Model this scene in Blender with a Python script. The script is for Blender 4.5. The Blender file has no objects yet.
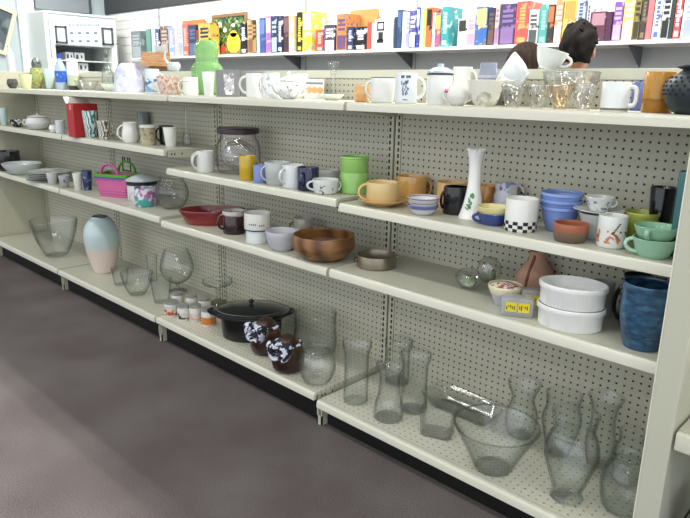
import bpy, bmesh, math, random
from mathutils import Vector, Matrix, Euler
random.seed(7)
PI = math.pi
SC = bpy.context.scene
COL = SC.collection

# ---------------------------------------------------------------- camera
CX, CY, CZ, YAW, PIT, ROL, F = 1.6784, -2.0326, 1.3184, 0.7627, 0.2599, 0.0204, 640.7
CAM = Vector((CX, CY, CZ))
FW = Vector((-math.sin(YAW)*math.cos(PIT), math.cos(YAW)*math.cos(PIT), -math.sin(PIT)))
_r = Vector((math.cos(YAW), math.sin(YAW), 0)); _u = _r.cross(FW)
RT = _r*math.cos(ROL) + _u*math.sin(ROL)
UP = _u*math.cos(ROL) - _r*math.sin(ROL)
cd = bpy.data.cameras.new('camera'); co = bpy.data.objects.new('camera', cd); COL.objects.link(co)
co.matrix_world = Matrix(((RT.x, UP.x, -FW.x, CX), (RT.y, UP.y, -FW.y, CY), (RT.z, UP.z, -FW.z, CZ), (0, 0, 0, 1)))
cd.sensor_width = 36; cd.sensor_fit = 'HORIZONTAL'; cd.lens = F/690*36; cd.clip_start = .02
SC.camera = co

def ray(px, py): return FW + RT*((px-345)/F) - UP*((py-259)/F)
def on(ax, v, px, py):
    d = ray(px, py); return CAM + d*((v-CAM[ax])/d[ax])
def proj(p):
    d = Vector(p)-CAM; z = d.dot(FW)
    return 345+F*d.dot(RT)/z, 259-F*d.dot(UP)/z, z

# ---------------------------------------------------------------- materials
MATS = {}
def new_mat(name):
    m = bpy.data.materials.new(name); m.use_nodes = True
    nt = m.node_tree; b = nt.nodes['Principled BSDF']
    return m, nt, b
def lin(c):
    if isinstance(c, str):
        c = [int(c[i:i+2], 16)/255 for i in (0, 2, 4)]
        c = [(x/12.92 if x <= .04045 else ((x+.055)/1.055)**2.4) for x in c]
    return (c[0], c[1], c[2], 1)
def coords(nt, scale=1.0):
    t = nt.nodes.new('ShaderNodeTexCoord'); mp = nt.nodes.new('ShaderNodeMapping')
    nt.links.new(t.outputs['Object'], mp.inputs[0])
    mp.inputs['Scale'].default_value = (scale, scale, scale) if not isinstance(scale, tuple) else scale
    return mp.outputs[0]
def plain(col, rough=.35, metal=0, var=.06, coat=0, nscale=30, bump=0, spec=.5):
    key = ('plain', str(col), rough, metal, var, coat, nscale, bump, spec)
    if key in MATS: return MATS[key]
    m, nt, b = new_mat('paint_' + str(len(MATS)))
    c = lin(col)
    n = nt.nodes.new('ShaderNodeTexNoise'); n.inputs['Scale'].default_value = nscale; n.inputs['Detail'].default_value = 4
    nt.links.new(coords(nt), n.inputs['Vector'])
    mx = nt.nodes.new('ShaderNodeMix'); mx.data_type = 'RGBA'
    mx.inputs[6].default_value = tuple(x*(1-var) for x in c[:3]) + (1,)
    mx.inputs[7].default_value = tuple(min(1, x*(1+var)) for x in c[:3]) + (1,)
    nt.links.new(n.outputs['Fac'], mx.inputs[0]); nt.links.new(mx.outputs[2], b.inputs['Base Color'])
    b.inputs['Roughness'].default_value = rough; b.inputs['Metallic'].default_value = metal
    b.inputs['Coat Weight'].default_value = coat; b.inputs['Specular IOR Level'].default_value = spec
    if bump:
        bp = nt.nodes.new('ShaderNodeBump'); bp.inputs['Strength'].default_value = bump; bp.inputs['Distance'].default_value = .002
        nt.links.new(n.outputs['Fac'], bp.inputs['Height']); nt.links.new(bp.outputs[0], b.inputs['Normal'])
    MATS[key] = m; return m
def ceramic(col, rough=.16): return plain(col, rough, var=.03, coat=.3)
def glass(tint='ffffff', edge='b4bdb9', refl=1.1, base=.05, rough=.02, bump=.015):
    """thin clear glass: see-through, a little denser and mirror-like at grazing angles"""
    key = ('glass', bump, tint, edge, refl, base, rough)
    if key in MATS: return MATS[key]
    m = bpy.data.materials.new('glass_' + str(len(MATS))); m.use_nodes = True; nt = m.node_tree; nt.nodes.clear()
    out = nt.nodes.new('ShaderNodeOutputMaterial'); tr = nt.nodes.new('ShaderNodeBsdfTransparent'); gl = nt.nodes.new('ShaderNodeBsdfGlossy')
    lw = nt.nodes.new('ShaderNodeLayerWeight'); lw.inputs['Blend'].default_value = .5
    pw = nt.nodes.new('ShaderNodeMath'); pw.operation = 'POWER'; pw.inputs[1].default_value = 5
    nt.links.new(lw.outputs['Facing'], pw.inputs[0])
    p3 = nt.nodes.new('ShaderNodeMath'); p3.operation = 'POWER'; p3.inputs[1].default_value = 3.5; nt.links.new(lw.outputs['Facing'], p3.inputs[0])
    mc = nt.nodes.new('ShaderNodeMix'); mc.data_type = 'RGBA'; mc.inputs[6].default_value = tuple(1-(1-q)*.35 for q in lin(tint)[:3])+(1,); mc.inputs[7].default_value = lin(edge)
    nt.links.new(p3.outputs[0], mc.inputs[0]); nt.links.new(mc.outputs[2], tr.inputs[0])
    fr = pw
    ml = nt.nodes.new('ShaderNodeMath'); ml.operation = 'MULTIPLY_ADD'; ml.inputs[1].default_value = .5*refl; ml.inputs[2].default_value = base*.75
    ml.use_clamp = True
    nt.links.new(fr.outputs[0], ml.inputs[0])
    gl.inputs['Roughness'].default_value = rough
    n = nt.nodes.new('ShaderNodeTexNoise'); n.inputs['Scale'].default_value = 40
    nt.links.new(coords(nt), n.inputs['Vector'])
    bp = nt.nodes.new('ShaderNodeBump'); bp.inputs['Strength'].default_value = bump; bp.inputs['Distance'].default_value = .002
    nt.links.new(n.outputs['Fac'], bp.inputs['Height']); nt.links.new(bp.outputs[0], gl.inputs['Normal'])
    ms = nt.nodes.new('ShaderNodeMixShader')
    nt.links.new(ml.outputs[0], ms.inputs[0]); nt.links.new(tr.outputs[0], ms.inputs[1]); nt.links.new(gl.outputs[0], ms.inputs[2])
    df = nt.nodes.new('ShaderNodeBsdfDiffuse'); df.inputs[0].default_value = (.8, .82, .8, 1)   # faint pale haze mixed into the shader to brighten the dark glass
    m2 = nt.nodes.new('ShaderNodeMixShader'); m2.inputs[0].default_value = .012
    nt.links.new(ms.outputs[0], m2.inputs[1]); nt.links.new(df.outputs[0], m2.inputs[2])
    nt.links.new(m2.outputs[0], out.inputs[0])
    MATS[key] = m; return m
def milky(col, alpha=.6, rough=.15):
    key = ('milky', col, alpha, rough)
    if key in MATS: return MATS[key]
    m, nt, b = new_mat('frosted_' + str(len(MATS)))
    b.inputs['Base Color'].default_value = lin(col); b.inputs['Roughness'].default_value = rough
    b.inputs['Alpha'].default_value = alpha; b.inputs['Coat Weight'].default_value = .3
    n = nt.nodes.new('ShaderNodeTexNoise'); n.inputs['Scale'].default_value = 60; nt.links.new(coords(nt), n.inputs['Vector'])
    bp = nt.nodes.new('ShaderNodeBump'); bp.inputs['Strength'].default_value = .15; bp.inputs['Distance'].default_value = .002
    nt.links.new(n.outputs['Fac'], bp.inputs['Height']); nt.links.new(bp.outputs[0], b.inputs['Normal'])
    MATS[key] = m; return m
def pattern(base, cols, scale=40, thr=.5, kind='noise', zlo=None, zhi=None, rough=.2, alpha=1, aniso=(1, 1, 1), soft=.03):
    """glaze with a printed or mottled pattern; cols: one or two colours; zlo..zhi limits it to a band (object z, metres)"""
    key = ('pat', soft, base, str(cols), scale, thr, kind, zlo, zhi, rough, alpha, aniso)
    if key in MATS: return MATS[key]
    m, nt, b = new_mat('pattern_' + str(len(MATS)))
    v = coords(nt, tuple(scale*a for a in aniso))
    L = nt.links.new
    if kind == 'wave':
        n = nt.nodes.new('ShaderNodeTexWave'); n.inputs['Scale'].default_value = 1; n.inputs['Distortion'].default_value = 6; n.inputs['Detail'].default_value = 2
        L(v, n.inputs['Vector']); fac = n.outputs['Fac']
    elif kind == 'voronoi':
        n = nt.nodes.new('ShaderNodeTexVoronoi'); n.inputs['Scale'].default_value = 1; L(v, n.inputs['Vector'])
        iv = nt.nodes.new('ShaderNodeMath'); iv.operation = 'SUBTRACT'; iv.inputs[0].default_value = 1; L(n.outputs['Distance'], iv.inputs[1]); fac = iv.outputs[0]
    else:
        n = nt.nodes.new('ShaderNodeTexNoise'); n.inputs['Scale'].default_value = 1; n.inputs['Detail'].default_value = 3; L(v, n.inputs['Vector']); fac = n.outputs['Fac']
    r = nt.nodes.new('ShaderNodeMapRange'); r.inputs[1].default_value = thr-soft; r.inputs[2].default_value = thr+soft; L(fac, r.inputs[0])
    fac = r.outputs[0]
    if zlo is not None:
        tc = nt.nodes.new('ShaderNodeTexCoord'); sp = nt.nodes.new('ShaderNodeSeparateXYZ'); L(tc.outputs['Object'], sp.inputs[0])
        for op, lim in (('GREATER_THAN', zlo), ('LESS_THAN', zhi)):
            g = nt.nodes.new('ShaderNodeMath'); g.operation = op; g.inputs[1].default_value = lim; L(sp.outputs[2], g.inputs[0])
            mu = nt.nodes.new('ShaderNodeMath'); mu.operation = 'MULTIPLY'; L(fac, mu.inputs[0]); L(g.outputs[0], mu.inputs[1]); fac = mu.outputs[0]
    pc = nt.nodes.new('ShaderNodeMix'); pc.data_type = 'RGBA'
    c2 = cols if isinstance(cols, (list, tuple)) else [cols]
    pc.inputs[6].default_value = lin(c2[0]); pc.inputs[7].default_value = lin(c2[-1])
    n2 = nt.nodes.new('ShaderNodeTexNoise'); n2.inputs['Scale'].default_value = .6; L(v, n2.inputs['Vector'])
    r2 = nt.nodes.new('ShaderNodeMapRange'); r2.inputs[1].default_value = .46; r2.inputs[2].default_value = .54; L(n2.outputs['Fac'], r2.inputs[0]); L(r2.outputs[0], pc.inputs[0])
    mx = nt.nodes.new('ShaderNodeMix'); mx.data_type = 'RGBA'; mx.inputs[6].default_value = lin(base)
    L(pc.outputs[2], mx.inputs[7]); L(fac, mx.inputs[0]); L(mx.outputs[2], b.inputs['Base Color'])
    b.inputs['Roughness'].default_value = rough; b.inputs['Coat Weight'].default_value = .2; b.inputs['Alpha'].default_value = alpha
    MATS[key] = m; return m
def bands(stops, rough=.2, axis=2, soft=.002, wob=0):
    """glaze bands up the object's height: stops = [(z, colour), ...]"""
    key = ('bands', str(stops), rough, axis, soft, wob)
    if key in MATS: return MATS[key]
    m, nt, b = new_mat('bands_' + str(len(MATS))); L = nt.links.new
    tc = nt.nodes.new('ShaderNodeTexCoord'); sp = nt.nodes.new('ShaderNodeSeparateXYZ'); L(tc.outputs['Object'], sp.inputs[0])
    z = sp.outputs[axis]
    if wob:
        n = nt.nodes.new('ShaderNodeTexNoise'); n.inputs['Scale'].default_value = 14; L(tc.outputs['Object'], n.inputs['Vector'])
        ma = nt.nodes.new('ShaderNodeMath'); ma.operation = 'MULTIPLY_ADD'; ma.inputs[1].default_value = wob; L(n.outputs['Fac'], ma.inputs[0]); L(z, ma.inputs[2]); z = ma.outputs[0]
    prev = None
    for i, (zz, c) in enumerate(stops):
        if prev is None:
            rgb = nt.nodes.new('ShaderNodeRGB'); rgb.outputs[0].default_value = lin(c); prev = rgb.outputs[0]; continue
        r = nt.nodes.new('ShaderNodeMapRange'); r.inputs[1].default_value = zz-soft; r.inputs[2].default_value = zz+soft; L(z, r.inputs[0])
        mx = nt.nodes.new('ShaderNodeMix'); mx.data_type = 'RGBA'; L(r.outputs[0], mx.inputs[0]); L(prev, mx.inputs[6]); mx.inputs[7].default_value = lin(c); prev = mx.outputs[2]
    L(prev, b.inputs['Base Color']); b.inputs['Roughness'].default_value = rough; b.inputs['Coat Weight'].default_value = .3
    MATS[key] = m; return m
def pegboard(col, axes=(0, 2), pitch=.0254, rad=.0036, hole='23221c', rough=.5, ylim=None):
    m, nt, b = new_mat('pegboard'); L = nt.links.new
    tc = nt.nodes.new('ShaderNodeTexCoord'); sp = nt.nodes.new('ShaderNodeSeparateXYZ'); L(tc.outputs['Object'], sp.inputs[0])
    d2 = []
    for a in axes:
        dv = nt.nodes.new('ShaderNodeMath'); dv.operation = 'DIVIDE'; dv.inputs[1].default_value = pitch; L(sp.outputs[a], dv.inputs[0])
        fr = nt.nodes.new('ShaderNodeMath'); fr.operation = 'FRACT'; L(dv.outputs[0], fr.inputs[0])
        sb = nt.nodes.new('ShaderNodeMath'); sb.operation = 'SUBTRACT'; sb.inputs[1].default_value = .5; L(fr.outputs[0], sb.inputs[0])
        sq = nt.nodes.new('ShaderNodeMath'); sq.operation = 'POWER'; sq.inputs[1].default_value = 2; L(sb.outputs[0], sq.inputs[0]); d2.append(sq.outputs[0])
    ad = nt.nodes.new('ShaderNodeMath'); ad.operation = 'ADD'; L(d2[0], ad.inputs[0]); L(d2[1], ad.inputs[1])
    q = (rad/pitch)**2
    r = nt.nodes.new('ShaderNodeMapRange'); r.inputs[1].default_value = q*.75; r.inputs[2].default_value = q*1.25; L(ad.outputs[0], r.inputs[0])
    fac = r.outputs[0]
    if ylim is not None:
        g = nt.nodes.new('ShaderNodeMath'); g.operation = 'GREATER_THAN'; g.inputs[1].default_value = ylim; L(sp.outputs[1], g.inputs[0])
        mm = nt.nodes.new('ShaderNodeMath'); mm.operation = 'MAXIMUM'; L(fac, mm.inputs[0]); L(g.outputs[0], mm.inputs[1]); fac = mm.outputs[0]
    n = nt.nodes.new('ShaderNodeTexNoise'); n.inputs['Scale'].default_value = 9; L(tc.outputs['Object'], n.inputs['Vector'])
    c = lin(col); cm = nt.nodes.new('ShaderNodeMix'); cm.data_type = 'RGBA'
    cm.inputs[6].default_value = tuple(x*.94 for x in c[:3])+(1,); cm.inputs[7].default_value = c; L(n.outputs['Fac'], cm.inputs[0])
    mx = nt.nodes.new('ShaderNodeMix'); mx.data_type = 'RGBA'; mx.inputs[6].default_value = lin(hole); L(cm.outputs[2], mx.inputs[7])
    L(fac, mx.inputs[0]); L(mx.outputs[2], b.inputs['Base Color']); b.inputs['Roughness'].default_value = rough
    bp = nt.nodes.new('ShaderNodeBump'); bp.inputs['Strength'].default_value = .5; bp.inputs['Distance'].default_value = .002
    L(fac, bp.inputs['Height']); L(bp.outputs[0], b.inputs['Normal'])
    return m
def slots(col, xs, half=.0048, pitch=.0254):
    """upright face with two columns of bracket slots and a dark centre seam"""
    m, nt, b = new_mat('slotted_upright'); L = nt.links.new
    tc = nt.nodes.new('ShaderNodeTexCoord'); sp = nt.nodes.new('ShaderNodeSeparateXYZ'); L(tc.outputs['Object'], sp.inputs[0])
    ab = nt.nodes.new('ShaderNodeMath'); ab.operation = 'ABSOLUTE'; L(sp.outputs[0], ab.inputs[0])
    sb = nt.nodes.new('ShaderNodeMath'); sb.operation = 'SUBTRACT'; sb.inputs[1].default_value = xs; L(ab.outputs[0], sb.inputs[0])
    a2 = nt.nodes.new('ShaderNodeMath'); a2.operation = 'ABSOLUTE'; L(sb.outputs[0], a2.inputs[0])
    lt = nt.nodes.new('ShaderNodeMath'); lt.operation = 'LESS_THAN'; lt.inputs[1].default_value = half; L(a2.outputs[0], lt.inputs[0])
    dv = nt.nodes.new('ShaderNodeMath'); dv.operation = 'DIVIDE'; dv.inputs[1].default_value = pitch; L(sp.outputs[2], dv.inputs[0])
    fr = nt.nodes.new('ShaderNodeMath'); fr.operation = 'FRACT'; L(dv.outputs[0], fr.inputs[0])
    g = nt.nodes.new('ShaderNodeMath'); g.operation = 'GREATER_THAN'; g.inputs[1].default_value = .38; L(fr.outputs[0], g.inputs[0])
    mu = nt.nodes.new('ShaderNodeMath'); mu.operation = 'MULTIPLY'; L(lt.outputs[0], mu.inputs[0]); L(g.outputs[0], mu.inputs[1])
    mx = nt.nodes.new('ShaderNodeMix'); mx.data_type = 'RGBA'; mx.inputs[6].default_value = lin(col); mx.inputs[7].default_value = lin('1b1a16')
    L(mu.outputs[0], mx.inputs[0]); L(mx.outputs[2], b.inputs['Base Color']); b.inputs['Roughness'].default_value = .45
    return m

# ---------------------------------------------------------------- mesh helpers
def link(name, bm, mats, parent=None, loc=None, rot=None, smooth=True, angle=40, recalc=True):
    if recalc: bmesh.ops.recalc_face_normals(bm, faces=bm.faces)
    me = bpy.data.meshes.new(name); bm.to_mesh(me); bm.free()
    for m in (mats if isinstance(mats, (list, tuple)) else [mats]): me.materials.append(m)
    if smooth:
        for p in me.polygons: p.use_smooth = True
        me.set_sharp_from_angle(angle=math.radians(angle))
    o = bpy.data.objects.new(name, me); COL.objects.link(o)
    if parent: o.parent = parent
    if loc is not None: o.location = loc
    if rot is not None: o.rotation_euler = rot
    return o
def tag(o, label=None, cat=None, group=None, kind=None):
    if label: o['label'] = label
    if cat: o['category'] = cat
    if group: o['group'] = group
    if kind: o['kind'] = kind
    return o
def empty(name, loc, label, cat, group=None, rotz=0):
    o = bpy.data.objects.new(name, None); COL.objects.link(o); o.location = loc; o.rotation_euler = (0, 0, rotz)
    o.empty_display_size = .05
    return tag(o, label, cat, group)
def box(bm, x0, x1, y0, y1, z0, z1, mi=0, bev=0, M=None):
    r = bmesh.ops.create_cube(bm, size=1)
    vs = r['verts']
    bmesh.ops.scale(bm, vec=(x1-x0, y1-y0, z1-z0), verts=vs)
    bmesh.ops.translate(bm, vec=((x0+x1)/2, (y0+y1)/2, (z0+z1)/2), verts=vs)
    fs = list({f for v in vs for f in v.link_faces})
    for f in fs: f.material_index = mi
    if bev:
        es = list({e for v in vs for e in v.link_edges})
        g = bmesh.ops.bevel(bm, geom=es, offset=bev, segments=2, profile=.6, affect='EDGES')
        for f in g['faces']: f.material_index = mi
        vs = list({v for f in g['faces'] for v in f.verts} | {v for v in vs if v.is_valid})
    if M is not None: bmesh.ops.transform(bm, matrix=M, verts=[v for v in vs if v.is_valid])
    return vs
def tube(bm, pts, rad, seg=8, closed=False, flat=1.0, mi=0):
    pts = [Vector(p) for p in pts]; n = len(pts); rings = []
    rads = rad if isinstance(rad, (list, tuple)) else [rad]*n
    prev = None
    for i, p in enumerate(pts):
        a = pts[(i+1) % n] if (closed or i < n-1) else pts[i]; b = pts[(i-1) % n] if (closed or i > 0) else pts[i]
        t = (a-b).normalized()
        if prev is None:
            s = Vector((0, 0, 1)) if abs(t.z) < .9 else Vector((1, 0, 0))
            prev = (s - t*s.dot(t)).normalized()
        else: prev = (prev - t*prev.dot(t)).normalized()
        bn = t.cross(prev)
        rings.append([bm.verts.new(p + prev*math.cos(2*PI*k/seg)*rads[i] + bn*math.sin(2*PI*k/seg)*rads[i]*flat) for k in range(seg)])
    m = n if closed else n-1
    for i in range(m):
        A, B = rings[i], rings[(i+1) % n]
        for k in range(seg):
            f = bm.faces.new((A[k], A[(k+1) % seg], B[(k+1) % seg], B[k])); f.material_index = mi
    if not closed:
        for R in (rings[0], rings[-1]):
            f = bm.faces.new(R); f.material_index = mi
def catmull(P, n=5):
    out = []
    for i in range(len(P)-1):
        p0 = P[max(i-1, 0)]; p1 = P[i]; p2 = P[i+1]; p3 = P[min(i+2, len(P)-1)]
        for k in range(n):
            t = k/n
            out.append(tuple(.5*((2*p1[j]) + (-p0[j]+p2[j])*t + (2*p0[j]-5*p1[j]+4*p2[j]-p3[j])*t*t + (-p0[j]+3*p1[j]-3*p2[j]+p3[j])*t**3) for j in range(2)))
    out.append(tuple(P[-1])); return out
def lathe(bm, P, seg=40, sx=1, sy=1, mi=0, wav=0, nw=0, wz=0, cx=0, cy=0, cz=0):
    """revolve a closed outline [(r, z)...]; both ends on or near the axis are capped"""
    rings = []
    zmax = max(p[1] for p in P) or 1
    for (r, z) in P:
        if r < 1e-5: rings.append([bm.verts.new((cx, cy, z+cz))]); continue
        ring = []
        for k in range(seg):
            a = 2*PI*k/seg; rr = r*(1+wav*math.cos(nw*a)*(z/zmax if wz else 1))
            ring.append(bm.verts.new((cx+rr*math.cos(a)*sx, cy+rr*math.sin(a)*sy, z+cz)))
        rings.append(ring)
    for A, B in zip(rings, rings[1:]):
        if len(A) == 1 and len(B) == 1: continue
        for k in range(seg):
            a, b = A[k % len(A)], A[(k+1) % len(A)]; c, d = B[(k+1) % len(B)], B[k % len(B)]
            vs = [a] + ([b] if len(A) > 1 else []) + [c] + ([d] if len(B) > 1 else [])
            f = bm.faces.new(vs); f.material_index = mi
    for R in (rings[0], rings[-1]):
        if len(R) > 1: bm.faces.new(R).material_index = mi
def shell(prof, r, h, t, smooth=0, foot=None, bead=False):
    """outline of a thick-walled vessel from a normalised outer profile"""
    if smooth: prof = catmull(prof, smooth)
    out = [(p[0]*r, p[1]*h) for p in prof]
    b = foot if foot is not None else max(t*1.3, .004)
    inn = [(max(x-t, .0008), max(z, b)) for (x, z) in out if z >= b or True]
    cl = []
    for q in reversed(inn):
        if cl and abs(q[0]-cl[-1][0]) < 1e-6 and abs(q[1]-cl[-1][1]) < 1e-6: continue
        cl.append(q)
    tr, tz = out[-1]
    rim = [(tr-t*.2, tz+t*.35), (tr-t*.8, tz+t*.35)]
    if bead: rim = [(tr+t*.35, tz+t*.1), (tr+t*.35, tz+t*.7), (tr-t*.5, tz+t*1.05), (tr-t*1.3, tz+t*.5)]
    return [(0, 0)] + out + rim + cl + [(0, b)]
def handle_bm(r1, r2, z1, z2, ho, rad, ang=0, flat=1.4, seg=8, inner=.003, square=0):
    """C handle in the +X radial plane, from radius r1 at z1 to r2 at z2"""
    bm = bmesh.new(); pts = []; N = 14
    for i in range(N+1):
        a = -PI/2 + PI*i/N
        c, s = math.cos(a), math.sin(a)
        if square: c = abs(c)**.5; s = math.copysign(abs(s)**.6, s)
        base = r1 + (r2-r1)*(i/N) - inner
        pts.append((base + c*(ho+inner), 0, (z1+z2)/2 + s*(z2-z1)/2))
    tube(bm, pts, [rad]*len(pts), seg=seg, flat=flat)
    bmesh.ops.rotate(bm, cent=(0, 0, 0), matrix=Matrix.Rotation(ang, 3, 'Z'), verts=bm.verts)
    return bm

# ---------------------------------------------------------------- placing
FRONT = {'A': .2913, 'B': .323, 'C': .3693, 'D': .4291}
Z = {'A': 1.2721, 'B4': .9012, 'B3': .9143, 'B2': 1.0029, 'C4': .652, 'C3': .6512, 'C2': .6664, 'D4': .1215, 'D3': .1455, 'D2': .1425}
WARN = []
def heading(p):
    d = Vector((p[0]-CX, p[1]-CY, 0)); return d.normalized()
def place(px, yb, yt, w, lev, rb=.8, rt=1.0, dy=1.0):
    z = Z[lev]; d = FRONT[lev[0]]
    while ray(px, yb).z > -.004 or on(2, z, px, yb).y > .3: yb += .5
    P = on(2, z, px, yb)
    hd = heading(P)
    def rad_at(Q):
        _, _, dep = proj(Q); ct = (Vector(Q)-CAM).normalized().dot(FW)
        return w*dep*ct/(2*F)
    r = rad_at(P); C = P + hd*r*rb*dy
    for _ in range(6):
        r = rad_at(C); C = P + hd*r*rb*dy
        lo, hi = -d+.024+r*dy*min(1, rb+.05), -.006-r*dy
        if C.y > hi: P = P + hd*((hi-C.y)/hd.y); C = P + hd*r*rb*dy
        elif C.y < lo: P = P + hd*((lo-C.y)/hd.y); C = P + hd*r*rb*dy
    r = rad_at(C)
    def top(h):
        s = 1 if z+h < CZ else -1
        return proj(C + hd*r*rt*dy*s + Vector((0, 0, h)))[1]
    a, b = .002, .8
    for _ in range(40):
        m = (a+b)/2
        if top(m) > yt: a = m
        else: b = m
    return C, r, a, hd
def side(hd, deg):
    """world angle: 0 = image right, 90 = away, 180 = image left, 270 = towards the camera"""
    return math.atan2(-hd.x, hd.y) + math.radians(deg)
# ---------------------------------------------------------------- setting
W = 1.22
BEIGE = 'c4c2ae'
steel = plain(BEIGE, .42, var=.035, nscale=12)
lip_m = plain('d3d2c2', .3, var=.02, nscale=8, coat=.2)
deck_m = plain('c2c2b2', .38, var=.04, nscale=10)
deck_holes = pegboard('d2d1c1', (0, 1), .0254, .0030, '5a584c', .4)
peg_m = pegboard('c8c4b1', (0, 2), .0254, .0037, '26241c', .55)
slot_m = slots('c8c5b0', .0225)
black_m = plain('0b0b0c', .5)
dark_m = plain('1a1a19', .6)

bm = bmesh.new(); box(bm, -9.5, 6, -6, 5, -.05, 0)
m, nt, b = new_mat('carpet'); L = nt.links.new; v = coords(nt)
n1 = nt.nodes.new('ShaderNodeTexNoise'); n1.inputs['Scale'].default_value = 260; n1.inputs['Detail'].default_value = 5; L(v, n1.inputs['Vector'])
n2 = nt.nodes.new('ShaderNodeTexNoise'); n2.inputs['Scale'].default_value = 2.2; n2.inputs['Detail'].default_value = 5; L(v, n2.inputs['Vector'])
r1 = nt.nodes.new('ShaderNodeValToRGB'); r1.color_ramp.elements[0].position = .3; r1.color_ramp.elements[0].color = lin('4d4747'); r1.color_ramp.elements[1].position = .72; r1.color_ramp.elements[1].color = lin('888180')
L(n1.outputs['Fac'], r1.inputs[0])
r2 = nt.nodes.new('ShaderNodeValToRGB'); r2.color_ramp.elements[0].position = .35; r2.color_ramp.elements[0].color = (.72, .68, .7, 1); r2.color_ramp.elements[1].position = .65; r2.color_ramp.elements[1].color = (1, 1, 1, 1)
L(n2.outputs['Fac'], r2.inputs[0])
mm = nt.nodes.new('ShaderNodeMix'); mm.data_type = 'RGBA'; mm.blend_type = 'MULTIPLY'; mm.inputs[0].default_value = 1
L(r1.outputs[0], mm.inputs[6]); L(r2.outputs[0], mm.inputs[7]); L(mm.outputs[2], b.inputs['Base Color']); b.inputs['Roughness'].default_value = .95; b.inputs['Specular IOR Level'].default_value = .1
bp = nt.nodes.new('ShaderNodeBump'); bp.inputs['Strength'].default_value = .6; bp.inputs['Distance'].default_value = .004; L(n1.outputs['Fac'], bp.inputs['Height']); L(bp.outputs[0], b.inputs['Normal'])
tag(link('floor', bm, m, smooth=False), kind='structure')

def slat_wall(name, col, x0, x1, y, z0, z1, pitch):
    bm = bmesh.new(); z = z0
    while z < z1-1e-4:
        zt = min(z+pitch, z1); box(bm, x0, x1, y, y+.05, z, zt-.006); box(bm, x0, x1, y+.012, y+.05, zt-.006, zt); z = zt
    return tag(link(name, bm, plain(col, .5, var=.02, nscale=4), smooth=False), kind='structure')
YW = 2.24
slat_wall('wall_back', 'f1f2ef', -6.85, 5.5, YW, 1.6, 2.2, .1)
bm = bmesh.new(); box(bm, -6.85, 5.5, YW-.001, YW+.05, 0, 1.6)
tag(link('wall_rear', bm, plain('a9adb0', .5, var=.03, nscale=3), smooth=False), kind='structure')
bm = bmesh.new(); box(bm, -6.85, 5.5, YW-.02, YW+.05, 2.2, 3.3)
tag(link('trim_1', bm, plain('3c3f42', .7, var=.03), smooth=False), kind='structure')
bm = bmesh.new(); box(bm, -7.0, -6.85, -6, YW+.05, 0, 3.3)
tag(link('wall_left', bm, plain('b3c0c4', .6, var=.02, nscale=2), smooth=False), kind='structure')
bm = bmesh.new(); box(bm, -9.5, 6, -6, YW+.05, 3.3, 3.35)
tag(link('ceiling', bm, plain('e4e4df', .8, var=.03), smooth=False), kind='structure')
a = on(0, -6.84, 19, 40).y; c = on(0, -6.84, 25, 40).y
bm = bmesh.new(); box(bm, -6.85, -6.78, a, c+.12, 0, 3.3)
tag(link('trim_2', bm, plain('dfe9ee', .4), smooth=False), kind='structure')

# ---------------------------------------------------------------- gondola
def shelf(sec, lev, key, groove=True, holes=False):
    """one steel shelf between two uprights: deck, front lip, two side brackets"""
    x0, x1 = (sec-4)*W+.008, (sec-3)*W-.008
    z = Z[key]; d = FRONT[lev]
    place_w = {1: 'far left bay', 2: 'second bay from the left', 3: 'third bay from the left', 4: 'nearest bay at right'}[sec]
    lev_w = {'A': 'top shelf', 'B': 'second shelf down', 'C': 'third shelf down', 'D': 'bottom deck shelf'}[lev]
    root = empty('display_shelf', (x0, -d, z), f'beige steel {lev_w} of the {place_w} of the shop rack', 'shelf', 'steel shelves of the shop rack')
    wd = x1-x0
    bm = bmesh.new(); box(bm, 0, wd, .0225, d-.004, -.012, 0)
    link('deck', bm, deck_holes if holes else deck_m, root, smooth=False)
    bm = bmesh.new()
    H = .031
    pts = [(.019, -.004), (.019, -.0005), (.012, .0), (.005, -.001), (.001, -.005), (-.002, -.012), (-.003, -H), (.012, -H), (.012, -.014), (.019, -.014)]
    ra = [bm.verts.new((0, p[0], p[1])) for p in pts]; rb = [bm.verts.new((wd, p[0], p[1])) for p in pts]
    for i in range(len(pts)):
        j = (i+1) % len(pts); bm.faces.new((ra[i], ra[j], rb[j], rb[i]))
    bm.faces.new(ra); bm.faces.new(rb)
    link('front_lip', bm, lip_m, root, angle=25)
    for xx in (.001, wd-.004):
        bm = bmesh.new(); pr = [(.022, -.0125), (.022, -.036), (d-.03, -.058), (d-.004, -.058), (d-.004, -.0125)]
        if lev == 'D': pr = [(.022, -.0125), (.022, -.036), (d-.004, -.036), (d-.004, -.0125)]
        A = [bm.verts.new((xx, p[0], p[1])) for p in pr]; B = [bm.verts.new((xx+.003, p[0], p[1])) for p in pr]
        for i in range(len(pr)):
            j = (i+1) % len(pr); bm.faces.new((A[i], A[j], B[j], B[i]))
        bm.faces.new(A); bm.faces.new(B)
        k = link('bracket', bm, steel, root, smooth=False)
        bm = bmesh.new()
        sx = xx+.003 if xx > .1 else xx
        for q in (.04, .058, .1):
            box(bm, sx-.0006, sx+.0006, q, q+.007, -.03, -.019)
        link('bracket_hole', bm, dark_m, k, smooth=False)
    return root
for s, keys in ((1, 'A B2 C2 D2'), (2, 'A B2 C2 D2'), (3, 'A B3 C3 D3'), (4, 'A B4 C4 D4')):
    for k in keys.split(): shelf(s, k[0], k, holes=(k[0] == 'D' and s >= 3) )
ZT = 1.3935
nm = {1: 'far left bay behind the red box', 2: 'second bay behind the pink basket', 3: 'third bay behind the green ramekins', 4: 'nearest bay behind the milk glass vase'}
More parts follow.
